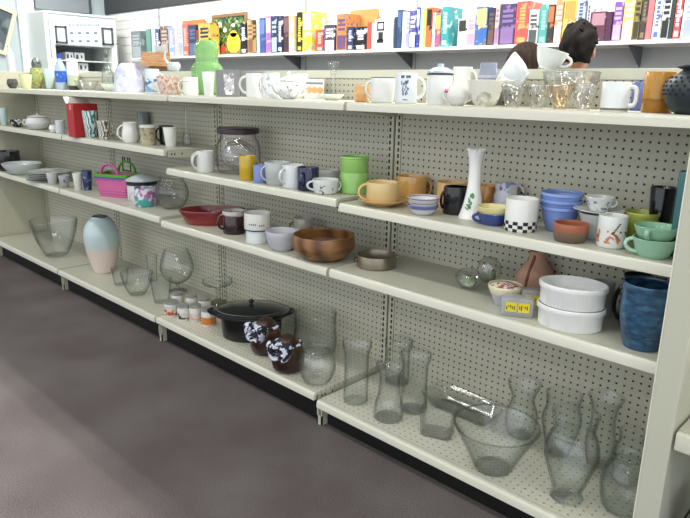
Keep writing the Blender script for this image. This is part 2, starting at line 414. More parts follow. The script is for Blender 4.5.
for s in range(1, 5):
    x0, x1 = (s-4)*W+(.0675 if s == 1 else .0355), (s-3)*W-(.0675 if s == 4 else .0355)
    root = empty('back_panel', ((x0+x1)/2, 0, 0), f'beige pegboard back panel of the {nm[s]}', 'panel', 'pegboard back panels of the rack')
    bm = bmesh.new(); box(bm, x0-(x0+x1)/2, x1-(x0+x1)/2, .002, .012, .09, ZT-.035)
    link('pegboard', bm, peg_m, root, smooth=False)
    bm = bmesh.new(); box(bm, x0-(x0+x1)/2-.034, x1-(x0+x1)/2+.0335, -.003, .06, ZT-.033, ZT, bev=.002)
    link('top_rail', bm, plain('cfcfbe', .4, var=.02), root, smooth=False)
un = {0: 'at the far left end of the rack', 1: 'behind the striped paper cups', 2: 'behind the big glass jar', 3: 'behind the orange cups', 4: 'at the near right end of the rack'}
for i in range(5):
    xx = (i-3)*W
    if i == 0: xx += .032
    if i == 4: xx -= .032
    root = empty('upright', (xx, 0, 0), f'slotted beige steel upright post {un[i]}', 'upright', 'slotted uprights of the rack')
    for sx in (-1, 1):
        bm = bmesh.new(); a, c = sorted((sx*.0055, sx*.034)); box(bm, a, c, -.002, .05, 0, ZT-.034); link('slotted_channel', bm, slot_m, root, smooth=False)
    bm = bmesh.new(); box(bm, -.0055, .0055, .012, .04, 0, ZT-.034); link('seam', bm, dark_m, root, smooth=False)
    if i < 4:
        bm = bmesh.new(); box(bm, -.016, -.010, -.405, -.004, 0, .086); box(bm, .006, .012, -.405, -.004, 0, .081); box(bm, -.016, .012, -.405, -.399, 0, .04)
        link('base_foot', bm, steel, root, smooth=False)
for s in range(1, 5):
    x0, x1 = (s-4)*W+.018, (s-3)*W-.018
    bm = bmesh.new(); box(bm, x0, x1, -.378, -.37, 0.001, .084)
    tag(link('kick_plate', bm, black_m, smooth=False), ['black recessed kick plate under the far left glass bowl deck', 'black recessed kick plate below the pastel vase deck', 'black recessed kick plate below the oval roaster deck', 'black recessed kick plate under the nearest clear glassware'][s-1], 'kick plate', 'kick plates under the rack')
# end panels
root = empty('end_panel', (W+.034, -.2, 0), 'tall beige end panel closing the near right end of the rack', 'panel')
bm = bmesh.new(); box(bm, -.029, .031, -.23, .26, 0, 1.268, bev=.004); link('panel_body', bm, plain('bfbfad', .5, var=.03, nscale=6), root, smooth=False)
bm = bmesh.new(); box(bm, -.0315, -.0285, -.228, .2, 0, 1.26); link('edge_strip', bm, plain('e3e2d2', .4, var=.02), root, smooth=False)
root = empty('end_panel', (-3*W-.02, -.2, 0), 'flat beige end panel at the far left end of the rack', 'panel')
bm = bmesh.new(); box(bm, -.02, .005, -.225, .26, 0, ZT, bev=.003); link('panel_body', bm, steel, root, smooth=False)
root = empty('back_panel', (-4.3, 0, 0), 'beige pegboard panel of the next bay past the far left end panel', 'panel')
bm = bmesh.new(); box(bm, -.6, .59, .002, .012, .09, ZT-.035); link('pegboard', bm, peg_m, root, smooth=False)
bm = bmesh.new(); box(bm, -.6, .59, -.003, .06, ZT-.033, ZT, bev=.002); link('top_rail', bm, plain('cfcfbe', .4, var=.02), root, smooth=False)
# neighbouring rack right of the end panel
root = empty('display_shelf', (1.288, -.43, .512), 'beige shelf end beyond the tall end panel at lower right', 'shelf')
bm = bmesh.new(); box(bm, .004, .9, .02, .40, -.014, 0); link('deck', bm, deck_m, root, smooth=False)
bm = bmesh.new(); box(bm, .004, .9, 0, .019, -.048, .0, bev=.004); link('front_lip', bm, lip_m, root)
root = empty('display_shelf', (1.288, -.43, .13), 'beige bottom deck beyond the tall end panel under the blue pot', 'shelf')
bm = bmesh.new(); box(bm, .004, .9, .02, .40, -.014, 0); link('deck', bm, deck_m, root, smooth=False)
bm = bmesh.new(); box(bm, .004, .9, 0, .019, -.048, .0, bev=.004); link('front_lip', bm, lip_m, root)
bm = bmesh.new(); box(bm, .004, .9, .03, .04, -.129, -.05); link('kick', bm, black_m, root)
bm = bmesh.new(); box(bm, 1.29, 2.2, -.02, -.005, 0, 1.39)
tag(link('back_panel', bm, peg_m, smooth=False), 'beige back panel of the next bay beyond the end panel', 'panel')
# ---------------------------------------------------------------- goods on the shelves
class I: pass
MUG = [(.93, 0), (.99, .04), (1, .1), (1, 1)]
CUP = [(.55, 0), (.62, .05), (.8, .3), (.92, .6), (1, 1)]
TAPER = [(.68, 0), (.72, .03), (1, 1)]
CYL = [(.97, 0), (1, .02), (1, 1)]
BOWL = [(.42, 0), (.5, .04), (.75, .35), (.92, .7), (1, 1)]
TEA = [(.48, 0), (.5, .06), (.7, .3), (.86, .62), (1, 1)]
ROUND = [(.5, 0), (.8, .18), (1, .5), (.93, .8), (.78, 1)]
PLATE = [(.5, 0), (.58, .15), (.8, .5), (1, 1)]
def make(name, label, cat, C, r, h, hd, prof, mat, t=.0035, handle=None, hmat=None, group=None, smooth=0, seg=40, part='body', rot=0, sx=1, sy=1, wav=0, nw=0, wz=0, root=False, angle=40, lean=True):
    o = I(); o.C = Vector(C); o.r = r; o.h = h; o.hd = hd; o.z = o.C.z; o.t = t; o.prof = prof
    bm = bmesh.new(); lathe(bm, shell(prof, r, h, t, smooth, None, mat.name.startswith('glass') and lean), seg, sx, sy, wav=wav, nw=nw, wz=wz)
    if handle or root:
        o.root = empty(name, o.C, label, cat, group, rotz=0)
        o.body = link(part, bm, mat, o.root, rot=(0, 0, rot), angle=angle)
        if handle:
            for hh in (handle if isinstance(handle, list) else [handle]):
                deg, z1, z2, ho, rad = hh[:5]; sq = hh[5] if len(hh) > 5 else 0
                rz = lambda q: r*next((a[0]+(b[0]-a[0])*((q-a[1])/(b[1]-a[1]) if b[1] > a[1] else 0) for a, b in zip(prof, prof[1:]) if a[1] <= q <= b[1]), 1)
                o.handle = link('handle', handle_bm(rz(z1), rz(z2), z1*h, z2*h, ho*r, rad, side(hd, deg), square=sq, inner=min(t*.8, .003)), hmat or mat, o.root)
    else:
        o.root = link(name, bm, mat, None, o.C, (0, 0, rot), angle=angle); tag(o.root, label, cat, group); o.body = o.root
    return o
def V(name, label, cat, px, yb, yt, w, lev, prof, mat, **k):
    C, r, h, hd = place(px, yb, yt, w, lev, prof[0][0], prof[-1][0], dy=k.get('sy', 1))
    if k.get('sy', 1) != 1: k['rot'] = k.get('rot', 0)+side(hd, 0)
    return make(name, label, cat, C, r, h, hd, prof, mat, **k)
def S(prev, name, label, cat, dz, rs, h, prof, mat, dx=0, **k):
    """something stacked on or in an earlier thing"""
    rv = Vector((prev.hd.y, -prev.hd.x, 0))
    C = prev.C + Vector((0, 0, prev.h+dz+.0012)) + rv*dx
    return make(name, label, cat, C, prev.r*rs, h, prev.hd, prof, mat, **k)
def decal(o, name, mat, r, quads, deg=270, lift=.0006, label=None):
    """raised print on a round wall: quads = [(angle offset deg, z, width, height)]"""
    bm = bmesh.new(); a0 = side(o.hd, deg)
    for (da, z, w, h) in quads:
        rr = (r(z) if callable(r) else r)+lift; a = a0+math.radians(da); dw = w/rr/2; n = max(1, int(w/.006))
        for i in range(n):
            A = a-dw+2*dw*i/n; B = a-dw+2*dw*(i+1)/n
            f = [bm.verts.new((rr*math.cos(q), rr*math.sin(q), zz)) for q, zz in ((A, z-h/2), (B, z-h/2), (B, z+h/2), (A, z+h/2))]
            bm.faces.new(f)
    k = link(name, bm, mat, o.body if o.body.parent else o.root, recalc=False)
    if label: k['label'] = label
    return k
def child(o, name, bm, mat, label=None, **k):
    c = link(name, bm, mat, o.root, **k)
    if label: c['label'] = label
    return c
WHITE = 'e9e9e4'; CREAM = 'e3e0cf'
white = ceramic(WHITE); cream = ceramic(CREAM); bluewhite = ceramic('dfe6ea')
G = glass(); GT = glass('f0f8f4', 'b5cec4'); GG = glass('fbfdfc', 'a2aca8', 1.4, .06, bump=.006); GK = glass('fafcfb', 'cfd8d4')
GM = 'clear glassware on the bottom deck'

# ---- top shelf, far left bay
V('goblet_bowl', 'small dark bowl at the far left end of the top shelf', 'bowl', 13, 89, 79, 12, 'A', ROUND, ceramic('4c4c48'), smooth=4)
V('glass_bowl', 'pale yellow glass bowl beside the green flower bowl, top shelf', 'bowl', 27, 93, 74.5, 14, 'A', TAPER, milky('e6e8b8', .75))
V('flower_bowl', 'green glass bowl with red flowers at the left of the top shelf', 'bowl', 37.5, 86.5, 68, 14, 'A', ROUND, pattern('aebf74', ['b56a4c', '7b9c48'], 60, .55, zlo=.02, zhi=.2, alpha=.85), smooth=4)
V('drinking_glass', 'pale aqua tumbler beside the blue water bottle, top shelf', 'glass', 50.5, 87, 69, 12, 'A', TAPER, milky('d9ece6', .6))
C, r, h, hd = place(62, 87.5, 53.5, 13, 'A', .95, .2)
o = I(); o.hd = hd; o.r = r
o.root = empty('water_bottle', C, 'plastic water bottle with blue cap and blue label, top shelf at left', 'bottle')
bm = bmesh.new(); lathe(bm, catmull([(0, 0), (r*.9, 0), (r*.95, h*.05), (r*.92, h*.2), (r*.95, h*.5), (r*.85, h*.62), (r*.45, h*.78), (r*.3, h*.84), (r*.3, h*.88), (0, h*.88)], 3)); child(o, 'body', bm, milky('c3d6ee', .7))
bm = bmesh.new(); lathe(bm, [(r*.9, h*.2), (r*.975, h*.2), (r*.975, h*.52), (r*.9, h*.52)]); child(o, 'label_band', bm, pattern('2c62c8', '7ea6ea', 50, .6))
bm = bmesh.new(); lathe(bm, [(0, h*.875), (r*.36, h*.875), (r*.36, h), (0, h)]); child(o, 'cap', bm, plain('2a4bb5', .4))
o = V('lidded_cup', 'white round cup with a dark base behind the blue water bottle', 'cup', 74, 86, 62, 12, 'A', MUG, bands([(0, '2c2f2c'), (.03, 'b9c2a8'), (.1, 'eef0ee')], soft=.004), root=True)
bm = bmesh.new(); lathe(bm, [(0, 0), (o.r*1.12, 0), (o.r*1.12, .008), (o.r*.7, .02), (0, .024)]); child(o, 'lid', bm, white, loc=(0, 0, o.h+.002))
V('glass_dish', 'flat clear glass dish on the top shelf left of the tall clear bottle', 'dish', 87, 88.5, 81, 26, 'A', PLATE, GK, smooth=3)
o = V('decanter', 'tall clear glass bottle with a dark stopper, top shelf at left', 'bottle', 108.5, 86, 58, 12, 'A', [(.9, 0), (1, .1), (1, .5), (.6, .72), (.3, .8), (.33, 1)], glass('f2f7f4', 'b0bcb6', 1, .08), smooth=4, root=True)
bm = bmesh.new(); lathe(bm, catmull([(0, 0), (o.r*.25, .0), (o.r*.3, .008), (o.r*.45, .02), (o.r*.2, .04), (0, .045)], 3)); child(o, 'stopper', bm, plain('5a5d5c', .3), loc=(0, 0, o.h+.003))
V('white_plate', 'shallow white plate in front of the tall clear bottle, top shelf', 'plate', 113, 91.5, 84, 26, 'A', PLATE, ceramic('e6efe8'), smooth=3)
o = V('lavender_bowl', 'pale lavender rounded bowl turned upside down at left of top shelf', 'bowl', 130, 92.5, 63, 33, 'A', [(1, 0), (.98, .15), (.93, .4), (.82, .72), (.6, .93), (.45, 1)], pattern('c9cbea', 'dcdff5', 30, .52), smooth=3, wav=.015, nw=9)
o = V('picture_mug', 'blue and white picture mug in front of the tan box, top shelf', 'mug', 153, 94, 69, 15, 'A', MUG, pattern('dbe6ea', ['3f6fae', '88aacc'], 38, .5, zlo=.01, zhi=.075), handle=(0, .2, .85, .6, .005))
V('lace_basket', 'peach coloured lacy glass dish on the top shelf', 'dish', 171, 95, 76, 29, 'A', [(.72, 0), (.76, .06), (.9, .5), (1, 1)], pattern('eadbd0', ['d9896a', 'e2b49e'], 70, .52, alpha=.95), wav=.03, nw=12, wz=1)
o = V('cream_mug', 'cream mug with raised band behind the white tumbler, top shelf', 'mug', 191, 98, 77.5, 16, 'A', MUG, bands([(0, 'e9ecdf'), (.062, 'c2c9b2'), (.066, 'f0f2ea')]), handle=(180, .2, .85, .55, .005))
V('white_tumbler', 'plain white tumbler in front of the big green jug', 'tumbler', 209, 97, 72, 13, 'A', TAPER, ceramic('f3f5f3'))
def photobox(px, yb, yt, w, label):
    C, r, h, hd = place(px, yb, yt, w, 'A', .7, .7); root = empty('boxed_glass', C, label, 'box', 'grey gift boxes on the top shelf', rotz=math.atan2(-hd.x, hd.y)+.15)
    bm = bmesh.new(); box(bm, -r, r, -r*.6, r*.6, 0, h, bev=.001); link('carton', bm, plain('7f8083', .5), root, smooth=False)
    bm = bmesh.new(); box(bm, -r*.45, r*.5, -r*.6-.0012, -r*.6+.001, h*.12, h*.88); k = link('picture', bm, pattern('b9b9bf', ['e8e8ec', '8d8790'], 60, .5), root, smooth=False); k['label'] = 'pale picture on the grey carton'
    bm = bmesh.new(); box(bm, -r*.3, r*.32, -r*.6-.002, -r*.6-.0005, h*.08, h*.2); link('caption_strip', bm, plain('ececec', .5), root, smooth=False)
photobox(228, 97.5, 70, 22, 'grey carton with a pale picture, left of the mug with the large handle')
photobox(252, 96.5, 71, 24, 'grey carton standing behind the mug with the large handle')
V('white_mug', 'shiny white mug with a large handle in front of a grey carton', 'mug', 254, 98.5, 73.5, 16, 'A', MUG, white, handle=(180, .2, .88, .8, .0055))
V('green_jug', 'big green glass jar with a wide neck and swelling body', 'jar', 208, 89, 40, 33, 'A', [(.7, 0), (.9, .08), (1, .3), (1, .48), (.88, .56), (.72, .61), (.74, .75), (.76, .88), (.6, 1)], milky('98cc84', .5, .08), smooth=4, t=.004, wav=.02, nw=10)
V('flower_mug', 'tall white mug with grey flowers left of the white teapot', 'mug', 271, 99, 73, 18, 'A', MUG, pattern('eef0ee', ['a9b2b2', 'c9d0cf'], 42, .57), handle=(180, .2, .85, .3, .004))
o = V('teapot', 'white round teapot with grey leaf pattern on the top shelf', 'teapot', 289, 99.5, 82, 25, 'A', ROUND, pattern('f0f1ef', ['8d8f90', 'c2c8ca'], 45, .6), smooth=4, handle=(0, .2, .85, .55, .005))
bm = bmesh.new(); lathe(bm, catmull([(0, 0), (o.r*.75, 0), (o.r*.7, .01), (o.r*.3, .02), (.006, .024), (.009, .032), (0, .038)], 3)); child(o, 'lid', bm, white, loc=(0, 0, o.h+.003))
bm = bmesh.new(); a = side(o.hd, 200); tube(bm, [(math.cos(a)*q, math.sin(a)*q, z) for q, z in ((o.r*.9, o.h*.35), (o.r*1.2, o.h*.5), (o.r*1.45, o.h*.85))], [.011, .008, .006]); child(o, 'spout', bm, white)
V('white_box_jar', 'white square jar behind the round white teapot', 'jar', 300, 96, 74, 17, 'A', CYL, ceramic('eeefec'), seg=4, rot=.5)
C, r, h, hd = place(314, 95, 79, 20, 'A', .5, .5)
root = empty('small_carton', C, 'small white carton with orange and grey print on top shelf', 'box', rotz=math.atan2(-hd.x, hd.y)+.1)
bm = bmesh.new(); box(bm, -r, r, -.02, .02, 0, h, bev=.001); link('carton', bm, plain('eceae2', .5), root, smooth=False)
bm = bmesh.new()
for q in (-.55, 0, .55): lathe(bm, [(0, 0), (h*.16, 0), (h*.16, .001), (0, .001)], 14, cx=r*q, cy=h*.45)
bmesh.ops.rotate(bm, cent=(0, 0, 0), matrix=Matrix.Rotation(PI/2, 3, 'X'), verts=bm.verts); link('orange_motif', bm, plain('e2b27a', .5), root, loc=(0, -.0198, 0))
bm = bmesh.new(); box(bm, -r*.85, r*.85, -.0208, -.019, h*.74, h*.84); link('printed_line', bm, plain('8b8c98', .5), root, smooth=False)
o = V('bud_vase', 'slender clear glass bud vase with flared mouth on white saucer', 'vase', 333, 97.5, 62, 13, 'A', [(.75, 0), (.85, .06), (.5, .2), (.36, .45), (.5, .75), (.85, .92), (1, 1)], glass('f5faf8', 'c0d2cb', 1, .06), smooth=4)
V('white_saucer', 'white round saucer in front of the slender clear bud vase', 'saucer', 332, 100.5, 94.5, 25, 'A', PLATE, ceramic('f0f1ea'), smooth=3)
V('orange_bowl', 'small peach orange bowl left of the dark rimmed mug', 'bowl', 362, 102, 85, 17, 'A', [(.8, 0), (.95, .1), (1, .5), (.92, 1)], pattern('e2b173', ['edd6a8', 'd99f5e'], 30, .5), smooth=3)
o = V('rimmed_mug', 'white mug with a thin dark rim and handle at left', 'mug', 382, 103, 78, 25, 'A', [(.82, 0), (.92, .08), (1, .4), (1, 1)], white, handle=(183, .22, .85, .38, .005), smooth=2)
bm = bmesh.new(); tube(bm, [(math.cos(a)*(o.r-.0015), math.sin(a)*(o.r-.0015), o.h+.0015) for a in [2*PI*k/40 for k in range(40)]], .0022, 6, closed=True); child(o, 'dark_rim', bm, plain('3a302c', .4), 'thin dark brown rim')
o = V('printed_mug', 'white mug printed with blue figures and lettering, handle at right', 'mug', 405.5, 105, 73, 23, 'A', MUG, bluewhite, handle=(-5, .2, .86, .62, .006))
ink = plain('2f3550', .5); q = []
for i, x in enumerate((-22, -16, -10, 4, 10, 16, 22)): q += [(x-4, o.h*.88, .003, .009), (x-4+2, o.h*.9, .003, .002)]
decal(o, 'lettering', ink, o.r, q); q = []
rng = random.Random(3)
for i in range(26): q.append((rng.uniform(-26, 12), rng.uniform(.3, .74)*o.h, rng.uniform(.002, .005), rng.uniform(.004, .012)))
decal(o, 'printed_figure', plain('5a6488', .5), o.r, q); decal(o, 'small_line', ink, o.r, [(x, o.h*.13, .002, .003) for x in range(-14, 8, 3)])
o = V('enamel_canister', 'white enamel canister with a dark rim and grey lid', 'canister', 438.5, 106, 74, 26, 'A', CYL, ceramic('e9ebe6'), root=True)
bm = bmesh.new(); tube(bm, [(math.cos(a)*o.r, math.sin(a)*o.r, o.h) for a in [2*PI*k/40 for k in range(40)]], .003, 6, closed=True); child(o, 'dark_rim', bm, plain('2e3236', .4))
bm = bmesh.new(); lathe(bm, [(0, 0), (o.r*1.02, 0), (o.r*1.0, .006), (o.r*.6, .017), (.011, .02), (.011, .03), (0, .031)]); child(o, 'lid', bm, ceramic('bccbd2'), loc=(0, 0, o.h+.0035))
o = V('sugar_bowl', 'small white sugar bowl with a pink flower on its handle', 'bowl', 457, 107, 86, 24, 'A', ROUND, white, smooth=4, handle=[(180, .25, .8, .35, .004), (0, .25, .8, .3, .004)])
bm = bmesh.new(); bmesh.ops.create_icosphere(bm, subdivisions=2, radius=.007); a = side(o.hd, 200); child(o, 'pink_flower', bm, pattern('c24a90', 'e27ab4', 120, .5), loc=(math.cos(a)*o.r*1.05, math.sin(a)*o.r*1.05, o.h*.75))
o = V('cream_pitcher', 'white scalloped pitcher behind the small white sugar bowl', 'pitcher', 461, 101, 67, 20, 'A', [(.6, 0), (.9, .15), (1, .4), (.85, .75), (1, 1)], ceramic('efefe6'), smooth=3, wav=.03, nw=8, wz=1, handle=(0, .3, .9, .5, .005))
o = V('fluted_bowl', 'white fluted compote bowl in front of the lavender striped bowl', 'bowl', 484, 108, 80, 38, 'A', [(.5, 0), (.52, .05), (.7, .2), (.8, .4), (.92, .75), (1, 1)], pattern('ecebdd', ['b9b6a2', 'd5d2c2'], 55, .55, zlo=0, zhi=.045), smooth=2, wav=.018, nw=24)
V('ribbed_bowl', 'lavender grey striped bowl behind the white fluted bowl', 'bowl', 486, 99, 63, 25, 'A', [(.95, 0), (1, .1), (.95, .22), (.98, .3), (.9, .42), (.94, .5), (.84, .62), (.86, .7), (.72, .85), (.68, 1)], bands([(0, 'a6a6bc'), (.02, '6d7196'), (.035, 'b9b9ca'), (.05, '6a7096'), (.065, 'b5b7c6'), (.08, '6f7694'), (.09, 'b5b7c6'), (.1, '8a90a2')]), smooth=2)
# crystal and wrapped cups
cr = glass('faf9f5', 'b9b5a4', 2.2, .22, .06, .9)
o1 = V('glass_cup', 'clear ribbed glass cup at the left of the crystal pile, top shelf', 'cup', 512, 110, 86, 26, 'A', TEA, cr, smooth=2, wav=.03, nw=16, group=None)
V('glass_cup', 'clear ribbed glass cup second from left in the crystal pile', 'cup', 536, 111, 86, 25, 'A', TEA, cr, smooth=2, wav=.03, nw=16)
V('glass_cup', 'clear ribbed glass cup just left of the large white mug', 'cup', 583, 112, 85, 27, 'A', TEA, cr, smooth=2, wav=.03, nw=16)
V('glass_cup', 'amber tinged ribbed glass cup in the middle of the crystal pile', 'cup', 559, 111.5, 86, 25, 'A', TEA, glass('f8e4b8', 'd0ac62', 2.0, .2, .06, .9), smooth=2, wav=.03, nw=16)
V('glass_bowl', 'wide clear crystal bowl behind the ribbed glass cups, top shelf', 'bowl', 568, 107, 72, 58, 'A', BOWL, cr, smooth=2, wav=.035, nw=22)
def tilted_cup(name, label, px, yb, yt, w, tilt_deg, ang, mat, hdeg, zoff):
    C, r, h, hd = place(px, yb, yt, w, 'A', .4, .8)
    o = make(name, label, 'cup', C+Vector((0, 0, zoff)), r, r*1.15, hd, TEA, mat, smooth=2, handle=(hdeg, .3, .85, .45, .0045))
    ax = Vector((math.cos(side(hd, ang)), math.sin(side(hd, ang)), 0)); o.root.rotation_euler = Matrix.Rotation(math.radians(tilt_deg), 3, ax).to_euler(); return o
tilted_cup('teacup', 'large white teacup lying tilted on the crystal cups', 522, 106, 60, 42, 62, 265, ceramic('e8edf0'), 250, .08)
tilted_cup('teacup', 'white teacup tipped on top of the crystal pile, handle to the right', 543, 104, 60, 34, 14, 90, ceramic('e9efea'), 0, .118)
o = V('white_mug', 'large white mug with a dark foot at right of the top shelf', 'mug', 613.5, 112, 82, 30, 'A', MUG, bands([(0, 'efefea'), (.004, '6e675a'), (.010, 'e8ecea')], soft=.0008), handle=(-14, .22, .85, .45, .006, 1))
V('amber_jar', 'amber glass jar between the white mug and the dark pierced vase', 'jar', 656, 113, 72, 33, 'A', CYL, bands([(0, 'a8701c'), (.035, '8f5c14'), (.04, 'b9842a'), (.09, 'b98226')], wob=.008), t=.004)
V('blue_mug', 'cobalt blue mug peeking from behind the large white mug', 'mug', 636, 108, 82, 13, 'A', MUG, ceramic('6573b4'), handle=(95, .25, .85, .5, .005))
o = V('pierced_vase', 'dark teal round vase pierced with small holes, right end of top shelf', 'vase', 694, 118.5, 65, 74, 'A', [(.55, 0), (.82, .15), (1, .45), (.92, .7), (.62, .86), (.52, .92), (.66, .96), (.68, 1)], plain('273137', .45, var=.12), smooth=4)
bm = bmesh.new()
prof = catmull([(.55, 0), (.82, .15), (1, .45), (.92, .7), (.62, .86)], 8)
for row in range(5):
    zz = .42+row*.085
    rr = min(prof, key=lambda p: abs(p[1]-zz))[0]*o.r
    for k in range(26):
        a = 2*PI*(k+.5*(row % 2))/26
        M = Matrix.Translation((rr*math.cos(a), rr*math.sin(a), zz*o.h)) @ Matrix.Rotation(a, 4, 'Z') @ Matrix.Rotation(-.0+(.25+row*.12)*-1, 4, 'Y') @ Matrix.Diagonal((.0022, .0036, .0042, 1))
        bmesh.ops.create_icosphere(bm, subdivisions=1, radius=1, matrix=M)
link('pierced_hole', bm, plain('07090a', .8), o.root)
# on the cap rail of the rack
def cap(px): 
    P = on(1, .028, px, 70); P.z = ZT+.0005; return P
C = cap(11.5); s = proj(C)[2]/F*1.2; o = I(); o.hd = heading(C)
o.root = empty('pump_bottle', C, 'white pump lotion bottle standing on the rail at far left', 'bottle')
r = 4.0*s; h = 17*s
bm = bmesh.new(); lathe(bm, catmull([(0, 0), (r*.95, 0), (r, h*.04), (r, h*.78), (r*.7, h*.95), (r*.3, h), (0, h)], 3), sy=.7); child(o, 'body', bm, ceramic('eef1ef'))
bm = bmesh.new(); lathe(bm, [(0, h), (r*.38, h), (r*.38, h*1.1), (r*.15, h*1.12), (r*.12, h*1.25), (0, h*1.25)]); tube(bm, [(r*.2, 0, h*1.24), (-r*.5, 0, h*1.26), (-r*.95, 0, h*1.2)], r*.16); child(o, 'pump', bm, ceramic('eef1ef'))
C = cap(37); s = proj(C)[2]/F*1.15
M = make('oval_ornament', 'dark green grey oval ornament leaning on the rail at far left', 'ornament', C, 4.2*s, 12*s, heading(C), [(.4, 0), (.6, .1), (1, .5), (.7, .88), (.2, 1)], pattern('66736a', ['39453d', '93a096'], 40, .5), smooth=4)
C = cap(157); s = proj(C)[2]/F*1.2; hd = heading(C); C.z = ZT+.0005
root = empty('wooden_box', C, 'tan wooden box on a narrow foot behind the picture mug', 'box', rotz=math.atan2(-hd.x, hd.y))
bm = bmesh.new(); box(bm, -6*s, 8*s, -.02, .02, 0, 4*s, bev=.002); link('foot', bm, plain('8c6a4c', .6, var=.15), root, smooth=False)
bm = bmesh.new(); box(bm, -12*s, 11*s, -.05, .05, 4*s, 15*s, bev=.003); link('body', bm, pattern('b98758', ['a97648', 'c79a6c'], 20, .5, aniso=(1, 1, 6)), root, smooth=False)
C2 = C + Vector((0, 0, 15*s+.001)); rv = Vector((hd.y, -hd.x, 0))
make('glass_ornament', 'small clear glass cup standing on the tan wooden box', 'glass', C2+rv*4*s, 5.5*s, 5*s, hd, TAPER, milky('d3dcde', .7))
o = make('glass_swan', 'clear glass swan shaped ornament right of the tan wooden box', 'ornament', cap(174)+Vector((0, 0, 0)), 5.5*s, 7*s, hd, ROUND, milky('ccd6d8', .7), smooth=3, root=True)
bm = bmesh.new(); tube(bm, [(-4*s, 0, 5*s), (-7*s, 0, 10*s), (-6*s, 0, 16*s), (-9*s, 0, 15*s)], [.008, .007, .006, .003]); child(o, 'neck', bm, milky('ccd6d8', .7), rot=(0, 0, math.atan2(-hd.x, hd.y)))
C = cap(119); s = proj(C)[2]/F*1.2
o = I(); o.root = empty('wire_stand', C, 'thin silver wire candle stand on the rail beside the white cabinet', 'stand')
bm = bmesh.new(); tube(bm, [(0, 0, .0), (0, 0, 25*s)], [.004, .0025]); child(o, 'stem', bm, plain('8c8f93', .3, .8))
bm = bmesh.new()
for q in range(3):
    a = q*2.09; tube(bm, [(.016*math.cos(a), .016*math.sin(a), .003), (0, 0, 7*s)], .0025)
tube(bm, [(-2.5*s, 0, 22*s), (2.5*s, 0, 22*s)], .002); child(o, 'tripod_feet', bm, plain('8c8f93', .3, .8))
# ---- second shelf, far left and second bays
V('paper_cup', 'pale aqua tall tumbler at the far left of the second shelf', 'tumbler', 5, 129, 108, 9, 'B2', TAPER, ceramic('b9d2cf'))
V('sauce_dish', 'black and white patterned dish on the second shelf at far left', 'dish', 18, 130, 119.5, 17, 'B2', BOWL, pattern('d9dcd8', ['1d1f20', '3a3d3c'], 45, .5), smooth=3)
o = V('glass_pot', 'cloudy white glass pot with a lid on the second shelf', 'pot', 39, 133.5, 117, 26, 'B2', ROUND, milky('e2e4e4', .9), smooth=4, root=True, handle=[(180, .4, .8, .25, .005), (0, .4, .8, .22, .005)])
bm = bmesh.new(); lathe(bm, catmull([(0, 0), (o.r*.78, 0), (o.r*.7, .006), (o.r*.3, .014), (.005, .018), (.008, .024), (0, .028)], 3)); child(o, 'lid', bm, milky('e6e8e6', .85), loc=(0, 0, o.h+.003))
V('white_cup', 'round white cup left of the red box on the second shelf', 'cup', 54, 136.5, 125, 9, 'B2', ROUND, white, smooth=3)
V('white_mug', 'grey white mug tucked against the left of the red box', 'mug', 61, 136.5, 120, 10, 'B2', MUG, ceramic('c9cfd2'))
C, r, h, hd = place(82, 136, 103, 36, 'B2', .45, .45)
C = on(2, Z['B2'], 66, 136.6); C = Vector((C.x+.005, C.y+.09, Z['B2']))
root = empty('gift_box', C, 'red cardboard box with its pale lid flap standing open', 'box')
x1 = .095; hh = on(1, C.y-.075, 66, 103.5).z - Z['B2']; red = plain('b3242a', .45, var=.05)
bm = bmesh.new(); box(bm, 0, x1, -.075, -.072, 0, hh); box(bm, 0, x1, .072, .075, 0, hh); box(bm, 0, .003, -.072, .072, 0, hh); box(bm, x1-.003, x1, -.072, .072, 0, hh); box(bm, 0, x1, -.072, .072, 0, .003)
link('carton', bm, red, root, smooth=False)
bm = bmesh.new(); box(bm, 0, x1, -.075, -.0735, 0, .001); 
fl = bmesh.new(); box(fl, -.0015, .0015, -.075, .075, 0, .052); bm.free()
k = link('lid_flap', fl, plain('d9d8cc', .5), root, loc=(.001, 0, hh), rot=(0, -.75, 0), smooth=False); k['label'] = 'pale inside of the open flap'
bm = bmesh.new(); box(bm, .045, .065, -.0765, -.0745, hh-.035, hh-.005); link('sticker', bm, plain('d99a92', .5), root, smooth=False)
o = V('paper_cup', 'tall teal and white zebra striped tumbler in front of the red box', 'tumbler', 91.5, 139, 110.5, 16, 'B2', TAPER, pattern('dfe8e4', '3f7f80', 36, .5, kind='wave', aniso=(1, 1, .7)), t=.002)
V('zebra_mug', 'small brown and white zebra striped mug right of the teal tumbler', 'mug', 104.5, 140.5, 120.5, 14, 'B2', [(.75, 0), (.8, .1), (.85, .6), (1, 1)], pattern('e3e3da', '6a5644', 40, .52, kind='wave'), handle=(0, .25, .85, .5, .004), smooth=2)
V('glass_dish', 'small clear glass dish between the zebra mug and white pitcher', 'dish', 117, 140.5, 131, 12, 'B2', BOWL, GK, smooth=3)
o = V('white_pitcher', 'white creamer with a curled handle on the second shelf', 'pitcher', 131, 143, 122, 18, 'B2', [(.75, 0), (.95, .15), (1, .45), (.8, .8), (.85, 1)], white, smooth=3, handle=(180, .2, .85, .55, .005))
V('tall_tumbler', 'grey glass tumbler behind the beige jar on the second shelf', 'tumbler', 144, 136, 112, 12, 'B2', CYL, milky('8f9a99', .75))
o = V('beige_jar', 'beige glass jar with a white lid beside the black mug', 'jar', 148.5, 145.5, 127.5, 16, 'B2', [(.85, 0), (1, .08), (1, .85), (.92, 1)], pattern('a59c7c', ['857b58', 'bdb596'], 40, .5), smooth=2, root=True)
